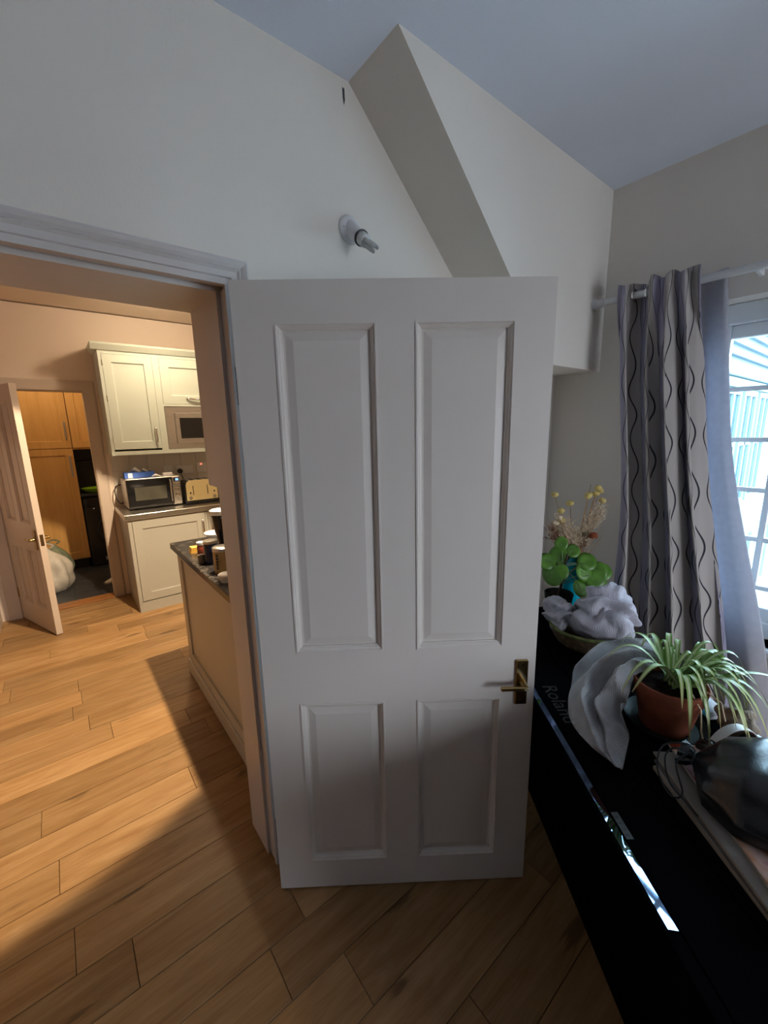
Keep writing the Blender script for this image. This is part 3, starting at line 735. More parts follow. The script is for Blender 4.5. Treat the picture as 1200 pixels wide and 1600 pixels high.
# seagrass basket
bc = PL(1.555, 0.842, TZ)
bk = thing('seagrass_basket', tuple(bc), 'round woven seagrass basket with a green rim, holding cloths', 'basket')
BM = Matrix.Translation(bc)
wob = lambda q, t: 1+0.012*math.sin(3*q+1)
G(BM).lathe([(0.0, 0.0), (0.100, 0.0), (0.122, 0.012), (0.140, 0.040), (0.149, 0.078), (0.145, 0.078), (0.135, 0.040), (0.116, 0.016), (0.0, 0.010)], 56, fn=wob).build('bowl', 'seagrass', bk, smooth=60)
G(BM).tube([(0.148*math.cos(q*math.pi/32)*wob(q*math.pi/32, 0), 0.148*math.sin(q*math.pi/32)*wob(q*math.pi/32, 0), 0.081+0.004*math.sin(2*q*math.pi/32)) for q in range(65)], 0.0075, 8, cap=False).build('rim', 'seagrass_rim', bk, smooth=60)
def lump(center, rad, seed, mat, name, folds=1.0, n=56):
    M = Matrix.Translation(center) @ Matrix.Rotation(math.atan2(pd.y, pd.x), 4, 'Z')
    def fn(u, v):
        th = 2*math.pi*u; ph = math.pi*(v*0.98+0.01)
        d = Vector((math.sin(ph)*math.cos(th), math.sin(ph)*math.sin(th), math.cos(ph)))
        q = d*1.6+Vector((seed, seed*2.1, 0))
        w_ = noise.noise(q*0.8+Vector((0, 0, seed)))
        c_ = q.x*0.9-q.y*0.5+q.z*1.1
        f1 = math.sin(3.6*(c_+0.9*w_)); f2 = math.sin(8.3*(c_*0.8+q.y*0.4+1.1*w_)+1.0)
        f1 = math.copysign(abs(f1)**0.6, f1)
        r = 1+folds*(0.10*f1+0.045*f2)+0.30*noise.noise(q*0.7+Vector((2, 0, 0)))+0.03*noise.noise(q*5)
        return (d.x*rad[0]*r, d.y*rad[1]*r, d.z*rad[2]*r)
    return G(M).grid(fn, n*2, n)
c1 = lump(PL(1.625, 0.745, TZ+0.105), (0.090, 0.066, 0.062), 3.1, 'muslin_lavender', 'cloth').build('muslin_cloth', 'muslin_lavender', smooth=180)
tag(c1, 'lavender grey muslin cloth hanging over the left side of the basket', 'cloth')
c2 = lump(PL(1.540, 0.898, TZ+0.142), (0.102, 0.115, 0.112), 8.4, 'muslin_lavender', 'cloth', 1.15).build('muslin_cloth', 'muslin_lavender', smooth=180)
tag(c2, 'crumpled lavender grey muslin cloth heaped in the right of the basket', 'cloth')
# draped grey muslin between the basket and the pot, falling over the piano
rows = [
 [(1.257, 0.921, 0.872), (1.182, 0.865, 0.885), (1.130, 0.827, 0.885), (1.109, 0.811, 0.868)],
 [(1.268, 0.854, 0.880), (1.188, 0.804, 0.894), (1.133, 0.770, 0.892), (1.110, 0.757, 0.872)],
 [(1.289, 0.791, 0.865), (1.192, 0.750, 0.880), (1.122, 0.725, 0.877), (1.085, 0.719, 0.855)],
 [(1.302, 0.727, 0.830), (1.191, 0.704, 0.846), (1.108, 0.693, 0.842), (1.061, 0.698, 0.820)],
 [(1.248, 0.640, 0.785), (1.162, 0.651, 0.806), (1.099, 0.670, 0.802), (1.066, 0.702, 0.780)],
 [(1.156, 0.573, 0.752), (1.101, 0.605, 0.776), (1.063, 0.645, 0.772), (1.050, 0.695, 0.748)],
 [(1.085, 0.551, 0.730), (1.049, 0.590, 0.750), (1.028, 0.636, 0.747), (1.028, 0.692, 0.726)],
 [(0.997, 0.566, 0.719), (0.976, 0.588, 0.733), (0.969, 0.617, 0.732), (0.981, 0.658, 0.717)],
 [(0.939, 0.598, 0.714), (0.920, 0.594, 0.720), (0.913, 0.598, 0.720), (0.925, 0.614, 0.713)]]
def cr(p, t):
    n = len(p)-1; x = t*n; i = min(int(x), n-1); f = x-i
    a, b, c, d = p[max(i-1, 0)], p[i], p[i+1], p[min(i+2, n)]
    return 0.5*((2*b)+(c-a)*f+(2*a-5*b+4*c-d)*f*f+(3*b-a-3*c+d)*f**3)
RV = [[Vector(q) for q in r] for r in rows]
def drape(u, v):
    p = cr([cr(r, u) for r in RV], v)
    e = math.sin(math.pi*u)*math.sin(math.pi*min(1, v*1.0+0.0))
    k = noise.noise(Vector((u*2.2+v*2.0, v*4.5, 3.7)))
    w_ = u*2.6+0.8*v+0.55*k
    f = 0.025*math.sin(w_*2*math.pi*0.95+0.6)+0.009*math.sin(w_*2*math.pi*2.1+v*6)+0.010*noise.noise(Vector((u*3.5, v*7, 8.8)))
    f *= (0.30+0.70*smooth01((1-v)*2.6))*(0.45+0.55*e)
    p = p+Vector((0.012*k, -f*0.6, f))
    p.z = max(p.z, TZ+0.004)
    return PM @ p
dr = G().grid(drape, 70, 110).build('muslin_cloth', 'muslin_grey', smooth=180, solid=0.0022)
tag(dr, 'pale grey muslin cloth draped from the pot rim down over the piano front', 'cloth')
# pilea in a dark pot
pp = PL(1.79, 0.812, TZ)
pi_ = thing('pilea_plant', tuple(pp), 'potted plant with round glossy green leaves on thin stalks', 'potted plant')
QM = Matrix.Translation(pp) @ Matrix.Rotation(math.atan2(pd.y, pd.x), 4, 'Z')
G(QM).lathe([(0.0, 0.0), (0.048, 0.0), (0.062, 0.115), (0.064, 0.125), (0.060, 0.127), (0.056, 0.112), (0.0, 0.110)], 32).build('pot', 'dark_green_glaze', pi_, smooth=40)
G(QM).grid(soil_fn(0.056, 0.113), 33, 7).build('soil', 'soil', pi_, smooth=180)
st = G(QM).tube([(0, 0, 0.11), (-0.005, -0.005, 0.16), (-0.012, -0.012, 0.24), (-0.004, -0.025, 0.315)], [0.007, 0.006, 0.005, 0.004], 8).build('stem', 'pilea_stem', pi_, smooth=60)
import mathutils
# leaf centres in (away, window-side, z above top) with radius; seen from the camera
leaves = [(-0.01, 0.105, 0.205, 0.034), (-0.03, 0.145, 0.165, 0.033), (-0.035, 0.085, 0.160, 0.030), (-0.05, 0.125, 0.140, 0.036), (0.0, 0.185, 0.150, 0.030), (-0.06, 0.065, 0.095, 0.029), (0.02, -0.005, 0.225, 0.034), (-0.04, -0.048, 0.155, 0.038), (0.0, -0.06, 0.205, 0.032), (0.01, 0.0, 0.285, 0.024), (-0.055, 0.155, 0.110, 0.022), (0.03, 0.06, 0.245, 0.026), (-0.03, -0.01, 0.165, 0.028), (0.03, 0.11, 0.175, 0.028)]
for i, (a, b, z, r) in enumerate(leaves):
    r *= 1.32; ctr = Vector((a, -b*1.08, z+0.075)); 
    base = Vector((-0.008, -0.012, 0.17+0.12*((i*37) % 10)/10))
    nrm = (Vector((-0.75, 0.15+0.25*math.sin(i*2.3), 0.55+0.2*math.cos(i*1.7)))).normalized()
    rot = nrm.to_track_quat('Z', 'Y').to_matrix().to_4x4()
    LMx = QM @ Matrix.Translation(ctr) @ rot
    g = G(LMx); n = 22
    vs = [(0, 0, -0.15*r)]+[(0.5*r*math.cos(k*2*math.pi/n), 0.5*r*math.sin(k*2*math.pi/n), -0.06*r) for k in range(n)]+[(r*math.cos(k*2*math.pi/n)*0.92, r*math.sin(k*2*math.pi/n)*1.06, -0.10*r*abs(math.sin(k*2*math.pi/n))**2) for k in range(n)]
    fs = [(0, 1+k, 1+(k+1) % n) for k in range(n)]+[(1+k, 1+n+k, 1+n+(k+1) % n, 1+(k+1) % n) for k in range(n)]
    g.add(vs, fs); lf = g.build('leaf', 'pilea_leaf', pi_, smooth=180, solid=0.001)
    mid = (base+ctr)/2+Vector((0, 0, 0.02))
    pts = [base, base*0.6+mid*0.4+Vector((0, 0, 0.006)), mid, mid*0.4+ctr*0.6+Vector((0, 0, 0.004)), ctr-nrm*0.002]
    G(QM).tube(pts, 0.0015, 6).build('stalk', 'pilea_stalk', lf, smooth=60)
# dried flowers in a turquoise bottle vase
vp = PL(1.865, 0.905, TZ)
VMx = Matrix.Translation(vp) @ Matrix.Rotation(math.atan2(pd.y, pd.x), 4, 'Z')
vz = G(VMx).lathe([(0.0, 0.0), (0.040, 0.0), (0.042, 0.01), (0.042, 0.215), (0.038, 0.240), (0.024, 0.262), (0.021, 0.280), (0.018, 0.280), (0.021, 0.260), (0.034, 0.238), (0.038, 0.212), (0.038, 0.012), (0.0, 0.010)], 32).build('bottle_vase', 'turquoise_glass', smooth=40)
tag(vz, 'turquoise bottle vase behind the round leaved plant', 'vase')
df = thing('dried_flowers', tuple(vp+Vector((0, 0, 0.012))), 'bunch of dried flowers with yellow heads in the turquoise vase', 'dried flowers')
rd = random.Random(4)
def icos(M, r, seed, flat=1.0, n=10):
    return G(M).grid(lambda u, v: tuple(c*(r*(1+0.35*noise.noise(Vector((math.cos(6.283*u)*2, v*5, seed))))) for c in (math.sin(math.pi*v)*math.cos(2*math.pi*u), math.sin(math.pi*v)*math.sin(2*math.pi*u), flat*math.cos(math.pi*v))), n+1, n//2+2)
heads = [(0.02, 0.10, 0.60, 'y'), (0.01, 0.085, 0.575, 'y'), (0.03, 0.115, 0.585, 'y'), (0.0, 0.045, 0.565, 'y'), (0.01, 0.055, 0.572, 'y'), (0.0, -0.035, 0.535, 'y'), (0.0, -0.075, 0.50, 'y'), (0.01, -0.105, 0.575, 'y'), (-0.01, -0.085, 0.47, 'c'), (0.0, -0.095, 0.44, 'c'), (0.0, -0.07, 0.455, 'y'), (0.02, 0.125, 0.54, 'y'), (0, 0.075, 0.56, 'n'), (0, 0.055, 0.62, 'n'), (0, 0.115, 0.50, 'n'), (0, 0.12, 0.42, 'n'), (0, 0.13, 0.365, 'n'), (0, -0.11, 0.36, 'n'), (0, -0.12, 0.40, 'n')]
for i, (a, b, z, k) in enumerate(heads):
    p0 = Vector((rd.uniform(-0.006, 0.006), rd.uniform(-0.006, 0.006), 0.10)); p2 = Vector((a, -b, z)); p1 = Vector((p2.x*0.25, p2.y*0.28, 0.16+z*0.3))
    pts = [(p0*(1-t)**2+p1*2*t*(1-t)+p2*t*t) for t in [j/7 for j in range(8)]]
    pts = [Vector((0, 0, 0.02))]+pts
    stem = G(VMx).tube(pts, [0.0012]+[0.0026-0.0014*j/8 for j in range(8)], 5).build('stem', 'dry_stem', df, smooth=60)
    if k in 'yc':
        icos(VMx @ Matrix.Translation(p2), 0.0165 if k == 'y' else 0.0145, i, 0.75).build('flower_head', 'dry_yellow' if k == 'y' else 'dry_cream', stem, smooth=180)
# feathery cream sprays: many short twigs with tiny seed heads
def spray(root, tip, n, spread, seed, mat='dry_cream'):
    r = random.Random(seed); g = G(VMx); root, tip = Vector(root), Vector(tip)
    g.tube([root, root*0.5+tip*0.5+Vector((0, 0, 0.015)), tip], [0.0016, 0.0013, 0.0006], 4)
    for _ in range(n):
        t = r.uniform(0.25, 1.0); p = root.lerp(tip, t)+Vector((0, 0, 0.03*t*(1-t)*2))
        q = p+(tip-root).normalized()*r.uniform(0.02, 0.05)+Vector((r.gauss(0, spread*0.6), r.gauss(0, spread), r.gauss(0.0, spread*0.7)))
        g.tube([p, q], 0.0006, 3); rr = r.uniform(0.0020, 0.0042)
        g.lathe([(0, -rr), (rr, 0), (0, rr)], 5, tuple(q))
    return tag(g.build('dried_spray', mat, df), kind='stuff')
for k, (tip, n, sprd) in enumerate((((0.01, -0.10, 0.50), 70, 0.014), ((0.0, -0.085, 0.46), 70, 0.016), ((0.02, -0.115, 0.46), 60, 0.014), ((0.0, -0.055, 0.42), 60, 0.016), ((0.0, 0.07, 0.44), 60, 0.016), ((0.01, 0.085, 0.40), 70, 0.014), ((0.0, 0.045, 0.42), 50, 0.016), ((0.0, 0.0, 0.38), 50, 0.016))):
    spray((0, 0, 0.26), tip, int(n*2.8), sprd*1.15, k+20)
for k, (tip, n, sprd) in enumerate((((0.0, 0.105, 0.40), 40, 0.008), ((0.0, 0.095, 0.36), 40, 0.008), ((0.0, -0.05, 0.36), 40, 0.010))):
    spray((0, 0, 0.25), tip, n*2, sprd*1.3, k+50, 'dry_brown')
FM = VMx @ Matrix.Translation((-0.045, -0.062, 0.385))
rf = G(VMx).tube([(0, 0, 0.05), (-0.01, -0.02, 0.22), (-0.045, -0.062, 0.38)], [0.0012, 0.0018, 0.0015], 6).build('stem', 'dry_stem', df, smooth=60)
for k in range(16):
    a = k*2.4; e = 0.2+0.07*k
    d_ = Vector((math.cos(a)*math.cos(e), math.sin(a)*math.cos(e), math.sin(e)))
    PMx = FM @ Matrix.Translation(d_*0.014) @ d_.to_track_quat('Z', 'Y').to_matrix().to_4x4()
    icos(PMx, 0.0125, k+0.5, 0.45, 8).build('petal', 'rust_petal', rf, smooth=180)

# magazines, drawstring bag, headphones, fabric things
def mag(s0, s1, l0, l1, z0, z1, rot, mat, label, sp_mat='paper_edges'):
    c = PL((s0+s1)/2, (l0+l1)/2, z0)
    M = Matrix.Translation(c) @ Matrix.Rotation(rot, 4, 'Z') @ Matrix.Rotation(math.atan2(pd.y, pd.x), 4, 'Z')
    hs, hl, t = (s1-s0)/2, (l1-l0)/2, z1-z0
    o = thing('magazine', tuple(c), label, 'magazine', 'magazines under the black bag')
    G(M).box(-hs, hs, -hl, hl, 0.0008, t-0.0008).build('pages', 'paper_edges', o)
    G(M).box(-hs-0.001, hs+0.001, -hl-0.001, hl+0.001, t-0.0008, t).build('cover', mat, o)
    G(M).box(-hs-0.001, hs+0.001, -hl-0.001, hl+0.001, 0, 0.0008).build('back_cover', sp_mat, o)
    G(M).box(-hs-0.001, hs+0.001, hl+0.0, hl+0.0015, 0, t).build('spine', sp_mat, o)
    return o
mag(0.470, 0.912, 0.690, 0.930, TZ, TZ+0.010, R(-2), 'paper_white', 'thick cream magazine lying directly on the piano, bottom of the pile', 'magazine_spine')
mag(0.475, 0.922, 0.694, 0.925, TZ+0.0102, TZ+0.0165, R(-3.5), 'page_dark', 'dark covered magazine in the middle of the pile', 'page_dark')
mag(0.480, 0.940, 0.698, 0.935, TZ+0.0167, TZ+0.0225, R(-5), 'paper_white', 'white covered magazine below the pink one', 'paper_edges')
mag(0.490, 0.957, 0.735, 0.950, TZ+0.0227, TZ+0.0285, R(-9), 'magazine_cover', 'pink patterned magazine on top of the pile', 'paper_edges')
bag = thing('drawstring_bag', tuple(PL(0.72, 0.86, TZ+0.029)), 'shiny black leather drawstring pouch on the magazines', 'bag')
BA = Matrix.Translation(PL(0.885, 0.775, TZ+0.058))
ax = (PL(0.66, 0.95, 0)-PL(0.885, 0.775, 0)).normalized(); ay = Vector((-ax.y, ax.x, 0))
for i, col in enumerate((ax, ay, Vector((0, 0, 1)))):
    for k in range(3): BA[k][i] = col[k]
def bag_fn(u, v):
    th = 2*math.pi*u
    prof = [(-0.030, 0.040), (-0.012, 0.030), (0.0, 0.018), (0.014, 0.045), (0.045, 0.108), (0.11, 0.148), (0.20, 0.155), (0.28, 0.115), (0.31, 0.05), (0.318, 0.0)]
    x = v*(len(prof)-1); i = min(int(x), len(prof)-2); f = x-i; f = f
    px = prof[i][0]*(1-f)+prof[i+1][0]*f; r = prof[i][1]*(1-f)+prof[i+1][1]*f
    pl = math.sin(th*9+0.6*math.sin(th*2))*0.16*math.exp(-((px)/0.045)**2)
    r *= 1+pl+0.16*noise.noise(Vector((math.cos(th)*1.4, math.sin(th)*1.4, px*9)))+0.05*math.sin(th*5+px*18+2*noise.noise(Vector((th, px*10, 4))))*math.exp(-((px-0.06)/0.09)**2)
    z = r*0.62*math.sin(th)
    drop = -0.004*smooth01(px/0.1)
    zz = z+0.012*smooth01(px/0.12)+drop
    zz = max(zz, -0.0285+0.004*noise.noise(Vector((px*20, th, 0))) if px > 0.03 else -0.028)
    return (px, r*math.cos(th), zz)
G(BA).grid(bag_fn, 73, 46).build('pouch', 'leather_black', bag, smooth=180)
def loop(pts, n=40):
    P = [Vector(p) for p in pts]
    return [cr(P, i/(n-1)) for i in range(n)]
G(BA).tube(loop([(0.0, 0.012, 0.010), (-0.02, 0.0, 0.030), (-0.055, -0.05, 0.030), (-0.05, -0.10, 0.0), (-0.01, -0.135, -0.026), (0.01, -0.115, -0.022), (-0.02, -0.07, 0.012), (-0.01, -0.02, 0.02), (0.0, -0.01, 0.012)]), 0.0022, 6).build('drawstring', 'cord_black', bag, smooth=60)
G(BA).tube(loop([(0.0, -0.012, 0.010), (-0.035, -0.025, 0.022), (-0.045, -0.065, 0.012), (-0.02, -0.105, -0.018), (0.02, -0.13, -0.024), (0.05, -0.15, -0.0265)]), 0.0022, 6).build('drawstring', 'cord_black', bag, smooth=60)
G(BA).tube([(0, 0.018*math.cos(k*math.pi/12), 0.018*math.sin(k*math.pi/12)*0.75) for k in range(25)], 0.003, 6, cap=False).build('neck_cord', 'cord_black', bag, smooth=60)
hp = thing('headphones', tuple(PL(0.925, 0.930, TZ)), 'black over-ear headphones with a silver band behind the bag', 'headphones')
HM = Matrix.Translation(PL(0.925, 0.930, TZ+0.035)) @ Matrix.Rotation(math.atan2(pn.y, pn.x)+R(8), 4, 'Z')
arc = [(0.072*math.cos(math.pi*k/16), 0.02, -0.01+0.072*math.sin(math.pi*k/16)) for k in range(17)]
g = G(HM); ww = 0.012
vs = []; 
for x, y, z in arc: vs += [(x*0.97, y-ww, z*0.97), (x*0.97, y+ww, z*0.97), (x, y+ww, z), (x, y-ww, z)]
fs = []
for i in range(16):
    for k in range(4): fs.append((i*4+k, i*4+(k+1) % 4, i*4+4+(k+1) % 4, i*4+4+k))
g.add(vs, fs); g.build('headband', 'sticker_silver' if 'sticker_silver' in MATS else 'white_plastic', hp, smooth=40)
for sx in (-1, 1):
    EM = HM @ Matrix.Translation((sx*0.068, 0.02, -0.004)) @ Matrix.Rotation(R(90), 4, 'Y')
    G(EM).lathe([(0.0, -0.016), (0.024, -0.016), (0.031, -0.008), (0.031, 0.006), (0.026, 0.014), (0.0, 0.014)], 28).build('ear_cup', 'black_glass', hp, smooth=40)
    G(EM).lathe([(0.012, -0.016*1.0-0.004), (0.022, -0.024), (0.029, -0.018), (0.029, -0.012), (0.012, -0.014)], 28).build('ear_pad', 'leather_black', hp, smooth=60)
gl = lump(PL(1.02, 1.000, TZ+0.048), (0.05, 0.04, 0.042), 5.5, 'beige_fabric', 'cloth', 0.8, 36).build('fabric_glove', 'beige_fabric', smooth=180)
tag(gl, 'beige crumpled fabric glove at the back edge of the piano', 'glove')
hat = G(PM).box(1.085, 1.24, 0.975, 1.04, TZ, TZ+0.028, 0.008).build('folded_towel', 'pale_fabric', smooth=60)
tag(hat, 'pale folded towel behind the spider plant', 'towel')
pkt = G(PM).grid(lambda u, v: (1.09+0.09*u, 0.945+0.018*v, TZ+0.003+0.05*v+0.006*noise.noise(Vector((u*5, v*5, 1)))), 14, 8).build('plastic_packet', 'turquoise_glass', smooth=180, solid=0.002)
tag(pkt, 'small teal plastic packet beside the terracotta pot', 'packet')

# ------------------------------------------------------------------ kitchen shell
KY = 4.72
g = G(); g.box(0.315, 2.9, KY, KY+0.12, 0, ZC); g.box(-3.0, -0.430, KY, KY+0.12, 0, ZC); g.box(-0.430, 0.315, KY, KY+0.12, 2.005, ZC)
kw = struct(g.build('wall_kitchen', 'kitchen_wall_paint'))
struct(G().box(2.8, 2.9, 1.57, 6.9, 0, ZC).build('wall_kitchen_right', 'kitchen_wall_paint'))
g = G()
for a, b in ((-0.430, -0.405), (0.29, 0.315)): g.box(a, b, KY-0.005, KY+0.125, 0, 2.005)
g.box(-0.430, 0.315, KY-0.005, KY+0.125, 1.98, 2.005)
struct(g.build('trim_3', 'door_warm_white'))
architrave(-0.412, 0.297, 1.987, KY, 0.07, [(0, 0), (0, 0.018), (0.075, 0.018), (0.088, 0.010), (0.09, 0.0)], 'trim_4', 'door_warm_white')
struct(G().box(-0.405, 0.29, KY-0.03, KY+0.12, 0.0, 0.012, 0.003).build('trim_5', 'threshold_wood'))
G().lathe([(0, 0), (0.006, 0.0), (0.006, -0.004), (0, -0.004)], 8, (0.289, KY+0.03, 0.80), 'x').build('strike_plate', 'brass', bpy.data.objects['trim_3'])
# splash-back tiles
tm = None
for i in range(9):
    for j in range(4):
        x0, z0 = 0.425+i*0.153, 0.945+j*0.153
        if z0 > 1.5: continue
        h = min(0.150, 1.40-z0+0.02)
        G().box(x0, x0+0.150, KY-0.007, KY-0.0005, z0, z0+h, 0.0015).build('tile', 'tile_white', kw)

# kitchen door leaf, open into the kitchen
kh = Vector((-0.402, 4.690, 0)); kf = Vector((-0.178, 4.075, 0)); kd = (kf-kh).normalized(); kwid = (kf-kh).length
KM = Matrix.Identity(4)                       # local x hinge->free, y away from the seen face
for i, col in enumerate((kd, Vector((-kd.y, kd.x, 0)), Vector((0, 0, 1)))):
    for k in range(3): KM[k][i] = col[k]
KM.translation = kh
kcells = [(0.10, kwid/2-0.045, 0.2, 0.70), (kwid/2+0.045, kwid-0.10, 0.2, 0.70), (0.10, kwid/2-0.045, 0.92, 1.86), (kwid/2+0.045, kwid-0.10, 0.92, 1.86)]
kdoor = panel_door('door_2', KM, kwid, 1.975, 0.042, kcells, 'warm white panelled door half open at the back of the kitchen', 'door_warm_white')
lever_handle(KM, kdoor, kwid-0.055, 0.80, -1, -1, 0.042); lever_handle(KM, kdoor, kwid-0.055, 0.80, -1, 1, 0.042)
G(KM).box(kwid, kwid+0.002, 0.010, 0.032, 0.755, 0.845).build('latch_plate', 'brass', kdoor)
for z in (0.25, 1.70): G(KM).box(-0.006, 0.0, -0.006, 0.036, z-0.045, z+0.045).build('hinge', 'brass', kdoor)
cb = thing('low_cupboard', (-0.80, 4.45, 0), 'pinkish painted low cupboard at the left edge by the kitchen door', 'cupboard')
G().box(-1.05, -0.545, 4.22, 4.70, 0.0, 0.80, 0.004).build('body', 'door_warm_white', cb)
cd_ = G().box(-1.03, -0.565, 4.203, 4.219, 0.06, 0.78, 0.003).build('door', 'door_warm_white', cb)
G().lathe([(0, -0.025), (0.012, -0.022), (0.012, -0.014), (0.006, -0.008), (0.006, 0.0)], 14, (-0.60, 4.203, 0.55), 'y').build('knob', 'brass', cd_, smooth=40)

# ------------------------------------------------------------------ kitchen units
def shaker(g_parent, x0, x1, z0, z1, yf, mat, name='door', fr=0.065, t=0.02):
    d = G()
    d.box(x0, x0+fr, yf, yf+t, z0, z1); d.box(x1-fr, x1, yf, yf+t, z0, z1)
    d.box(x0+fr, x1-fr, yf, yf+t, z0, z0+fr); d.box(x0+fr, x1-fr, yf, yf+t, z1-fr, z1)
    o = d.build(name, mat, g_parent)
    G().rings(x0+fr, x1-fr, z0+fr, z1-fr, [(0, yf+0.0005), (0.003, yf+0.004), (0.003, yf+0.010), (0.012, yf+0.011)]).build('panel', mat, o)
    return o
def bar_handle(x, z0, z1, yf, parent, mat='chrome', horiz=False):
    g = G()
    if not horiz:
        pts = [(x, yf, z0), (x, yf-0.022, z0+0.02), (x, yf-0.028, (z0+z1)/2), (x, yf-0.022, z1-0.02), (x, yf, z1)]
    else:
        pts = [(z0, yf, x), (z0+0.015, yf-0.022, x-0.006), ((z0+z1)/2, yf-0.028, x-0.012), (z1-0.015, yf-0.022, x-0.006), (z1, yf, x)]
    g.tube([Vector(p) for p in [cr([Vector(q) for q in pts], k/14) for k in range(15)]], [0.006+0.004*math.sin(math.pi*k/14) for k in range(15)], 8)
    return g.build('handle', mat, parent, smooth=50)
UF = 4.36
uc = thing('wall_cabinet', (0.80, 4.54, 1.40), 'cream shaker wall cabinet with cornice above the stainless worktop', 'cabinet')
uc_x0, uc_x1 = 0.412, 1.46
g = G()
g.box(uc_x0, uc_x1, UF+0.022, KY-0.002, 1.41, 1.43); g.box(uc_x0, uc_x1, UF+0.022, KY-0.002, 2.28, 2.30)
g.box(uc_x0, uc_x0+0.018, UF+0.022, KY-0.002, 1.43, 2.28); g.box(0.836, 0.854, UF+0.022, KY-0.002, 1.43, 2.28); g.box(uc_x1-0.018, uc_x1, UF+0.022, KY-0.002, 1.43, 2.28)
g.box(uc_x0+0.018, uc_x1-0.018, KY-0.012, KY-0.002, 1.43, 2.28)
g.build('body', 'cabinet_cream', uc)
fr_ = G()
fr_.box(uc_x0, 0.436, UF, UF+0.022, 1.41, 2.30); fr_.box(0.817, 0.872, UF, UF+0.022, 1.445, 2.275); fr_.box(uc_x1-0.03, uc_x1, UF, UF+0.022, 1.41, 2.30)
fr_.box(0.436, uc_x1-0.03, UF, UF+0.022, 1.41, 1.445); fr_.box(0.436, uc_x1-0.03, UF, UF+0.022, 2.275, 2.30)
fr_.box(0.872, uc_x1-0.03, UF, UF+0.022, 1.845, 1.865)
fr_.build('face_frame', 'cabinet_cream', uc)
d1 = shaker(uc, 0.438, 0.815, 1.462, 2.273, UF-0.001, 'cabinet_cream')
bar_handle(0.780, 1.50, 1.665, UF-0.001, d1)
for z in (1.55, 1.90, 2.20): G().box(0.434, 0.440, UF-0.004, UF+0.001, z-0.025, z+0.025).build('hinge', 'chrome', d1)
d2 = shaker(uc, 0.874, uc_x1-0.032, 1.867, 2.273, UF-0.001, 'cabinet_cream', fr=0.075)
bar_handle(1.925, 1.075, 1.235, UF-0.001, d2, horiz=True)
G().prism([(UF-0.002, 2.30), (UF-0.012, 2.303), (UF-0.042, 2.345), (UF-0.046, 2.36), (UF+0.02, 2.36), (UF+0.02, 2.30)], uc_x0-0.045, uc_x1, 'x').prism([(uc_x0, 2.30), (uc_x0-0.012, 2.303), (uc_x0-0.042, 2.345), (uc_x0-0.046, 2.36), (uc_x0+0.02, 2.36), (uc_x0+0.02, 2.30)], UF+0.02, KY-0.002, 'y').build('cornice', 'cabinet_cream', uc)
im = thing('built_in_microwave', (1.15, 4.5, 1.45), 'silver built-in microwave set into the cream wall cabinet', 'microwave')
G().box(0.875, uc_x1-0.033, UF+0.008, KY-0.02, 1.448, 1.842, 0.002).build('trim_frame', 'steel', im)
imd = G().box(0.955, 1.40, UF-0.010, UF+0.0075, 1.500, 1.785, 0.004).build('door', 'steel', im)
G().box(0.992, 1.22, UF-0.013, UF-0.0105, 1.545, 1.738, 0.001).build('glass', 'black_glass', imd)

BF = 4.10
bc_ = thing('base_cabinet', (0.95, 4.4, 0), 'beige shaker base cabinet under the stainless worktop', 'cabinet')
g = G()
g.box(0.432, 1.9, BF+0.022, KY-0.002, 0.09, 0.862); g.build('body', 'cabinet_beige', bc_)
G().box(0.424, 0.4315, BF+0.0, KY-0.005, 0.0, 0.862).build('end_panel', 'cabinet_beige', bc_)
G().box(0.4325, 1.9, BF+0.004, BF+0.020, 0.0, 0.095).build('plinth', 'cabinet_beige', bc_)
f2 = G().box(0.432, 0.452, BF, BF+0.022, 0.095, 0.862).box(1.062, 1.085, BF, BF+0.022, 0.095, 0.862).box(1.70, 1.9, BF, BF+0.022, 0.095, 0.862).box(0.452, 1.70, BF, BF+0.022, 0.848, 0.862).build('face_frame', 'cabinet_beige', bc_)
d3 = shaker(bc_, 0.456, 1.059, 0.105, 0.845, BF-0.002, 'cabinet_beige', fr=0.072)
bar_handle(1.032, 0.64, 0.79, BF-0.002, d3)
d4 = shaker(bc_, 1.088, 1.697, 0.105, 0.845, BF-0.002, 'cabinet_beige', fr=0.072)
bar_handle(1.115, 0.64, 0.79, BF-0.002, d4)
wt = G().box(0.400, 1.92, BF-0.025, KY-0.008, 0.8625, 0.910, 0.004).build('stainless_worktop', 'steel')
tag(wt, 'stainless steel worktop under the microwave and toaster', 'worktop')

mw = thing('microwave', (0.70, 4.45, 0.91), 'silver and black microwave on the stainless worktop', 'microwave')
MX0, MX1, MY0, MY1, MZ0, MZ1 = 0.472, 0.925, 4.30, 4.655, 0.922, 1.195
G().box(MX0, MX1, MY0+0.012, MY1, MZ0, MZ1, 0.006).build('case', 'steel', mw)
mwd = G().box(MX0+0.004, 0.846, MY0-0.006, MY0+0.0118, MZ0+0.006, MZ1-0.006, 0.003).build('door', 'black_glass', mw)
G().box(0.535, 0.795, MY0-0.0075, MY0-0.0062, 0.995, 1.118).build('window', 'oven_window', mwd)
G().box(0.640, 0.695, MY0-0.0075, MY0-0.0062, 0.942, 0.948).build('badge', 'lettering_grey', mwd)
G().tube([(0.830, MY0-0.006, 0.960), (0.830, MY0-0.03, 0.968), (0.830, MY0-0.03, 1.160), (0.830, MY0-0.006, 1.168)], 0.0075, 8).build('handle', 'chrome', mwd, smooth=50)
cp = G().box(0.850, MX1-0.003, MY0-0.004, MY0+0.0118, MZ0+0.004, MZ1-0.004, 0.003).build('control_panel', 'steel', mw)
G().box(0.866, 0.914, MY0-0.0055, MY0-0.0042, 1.148, 1.180).build('display_surround', 'black_glass', cp)
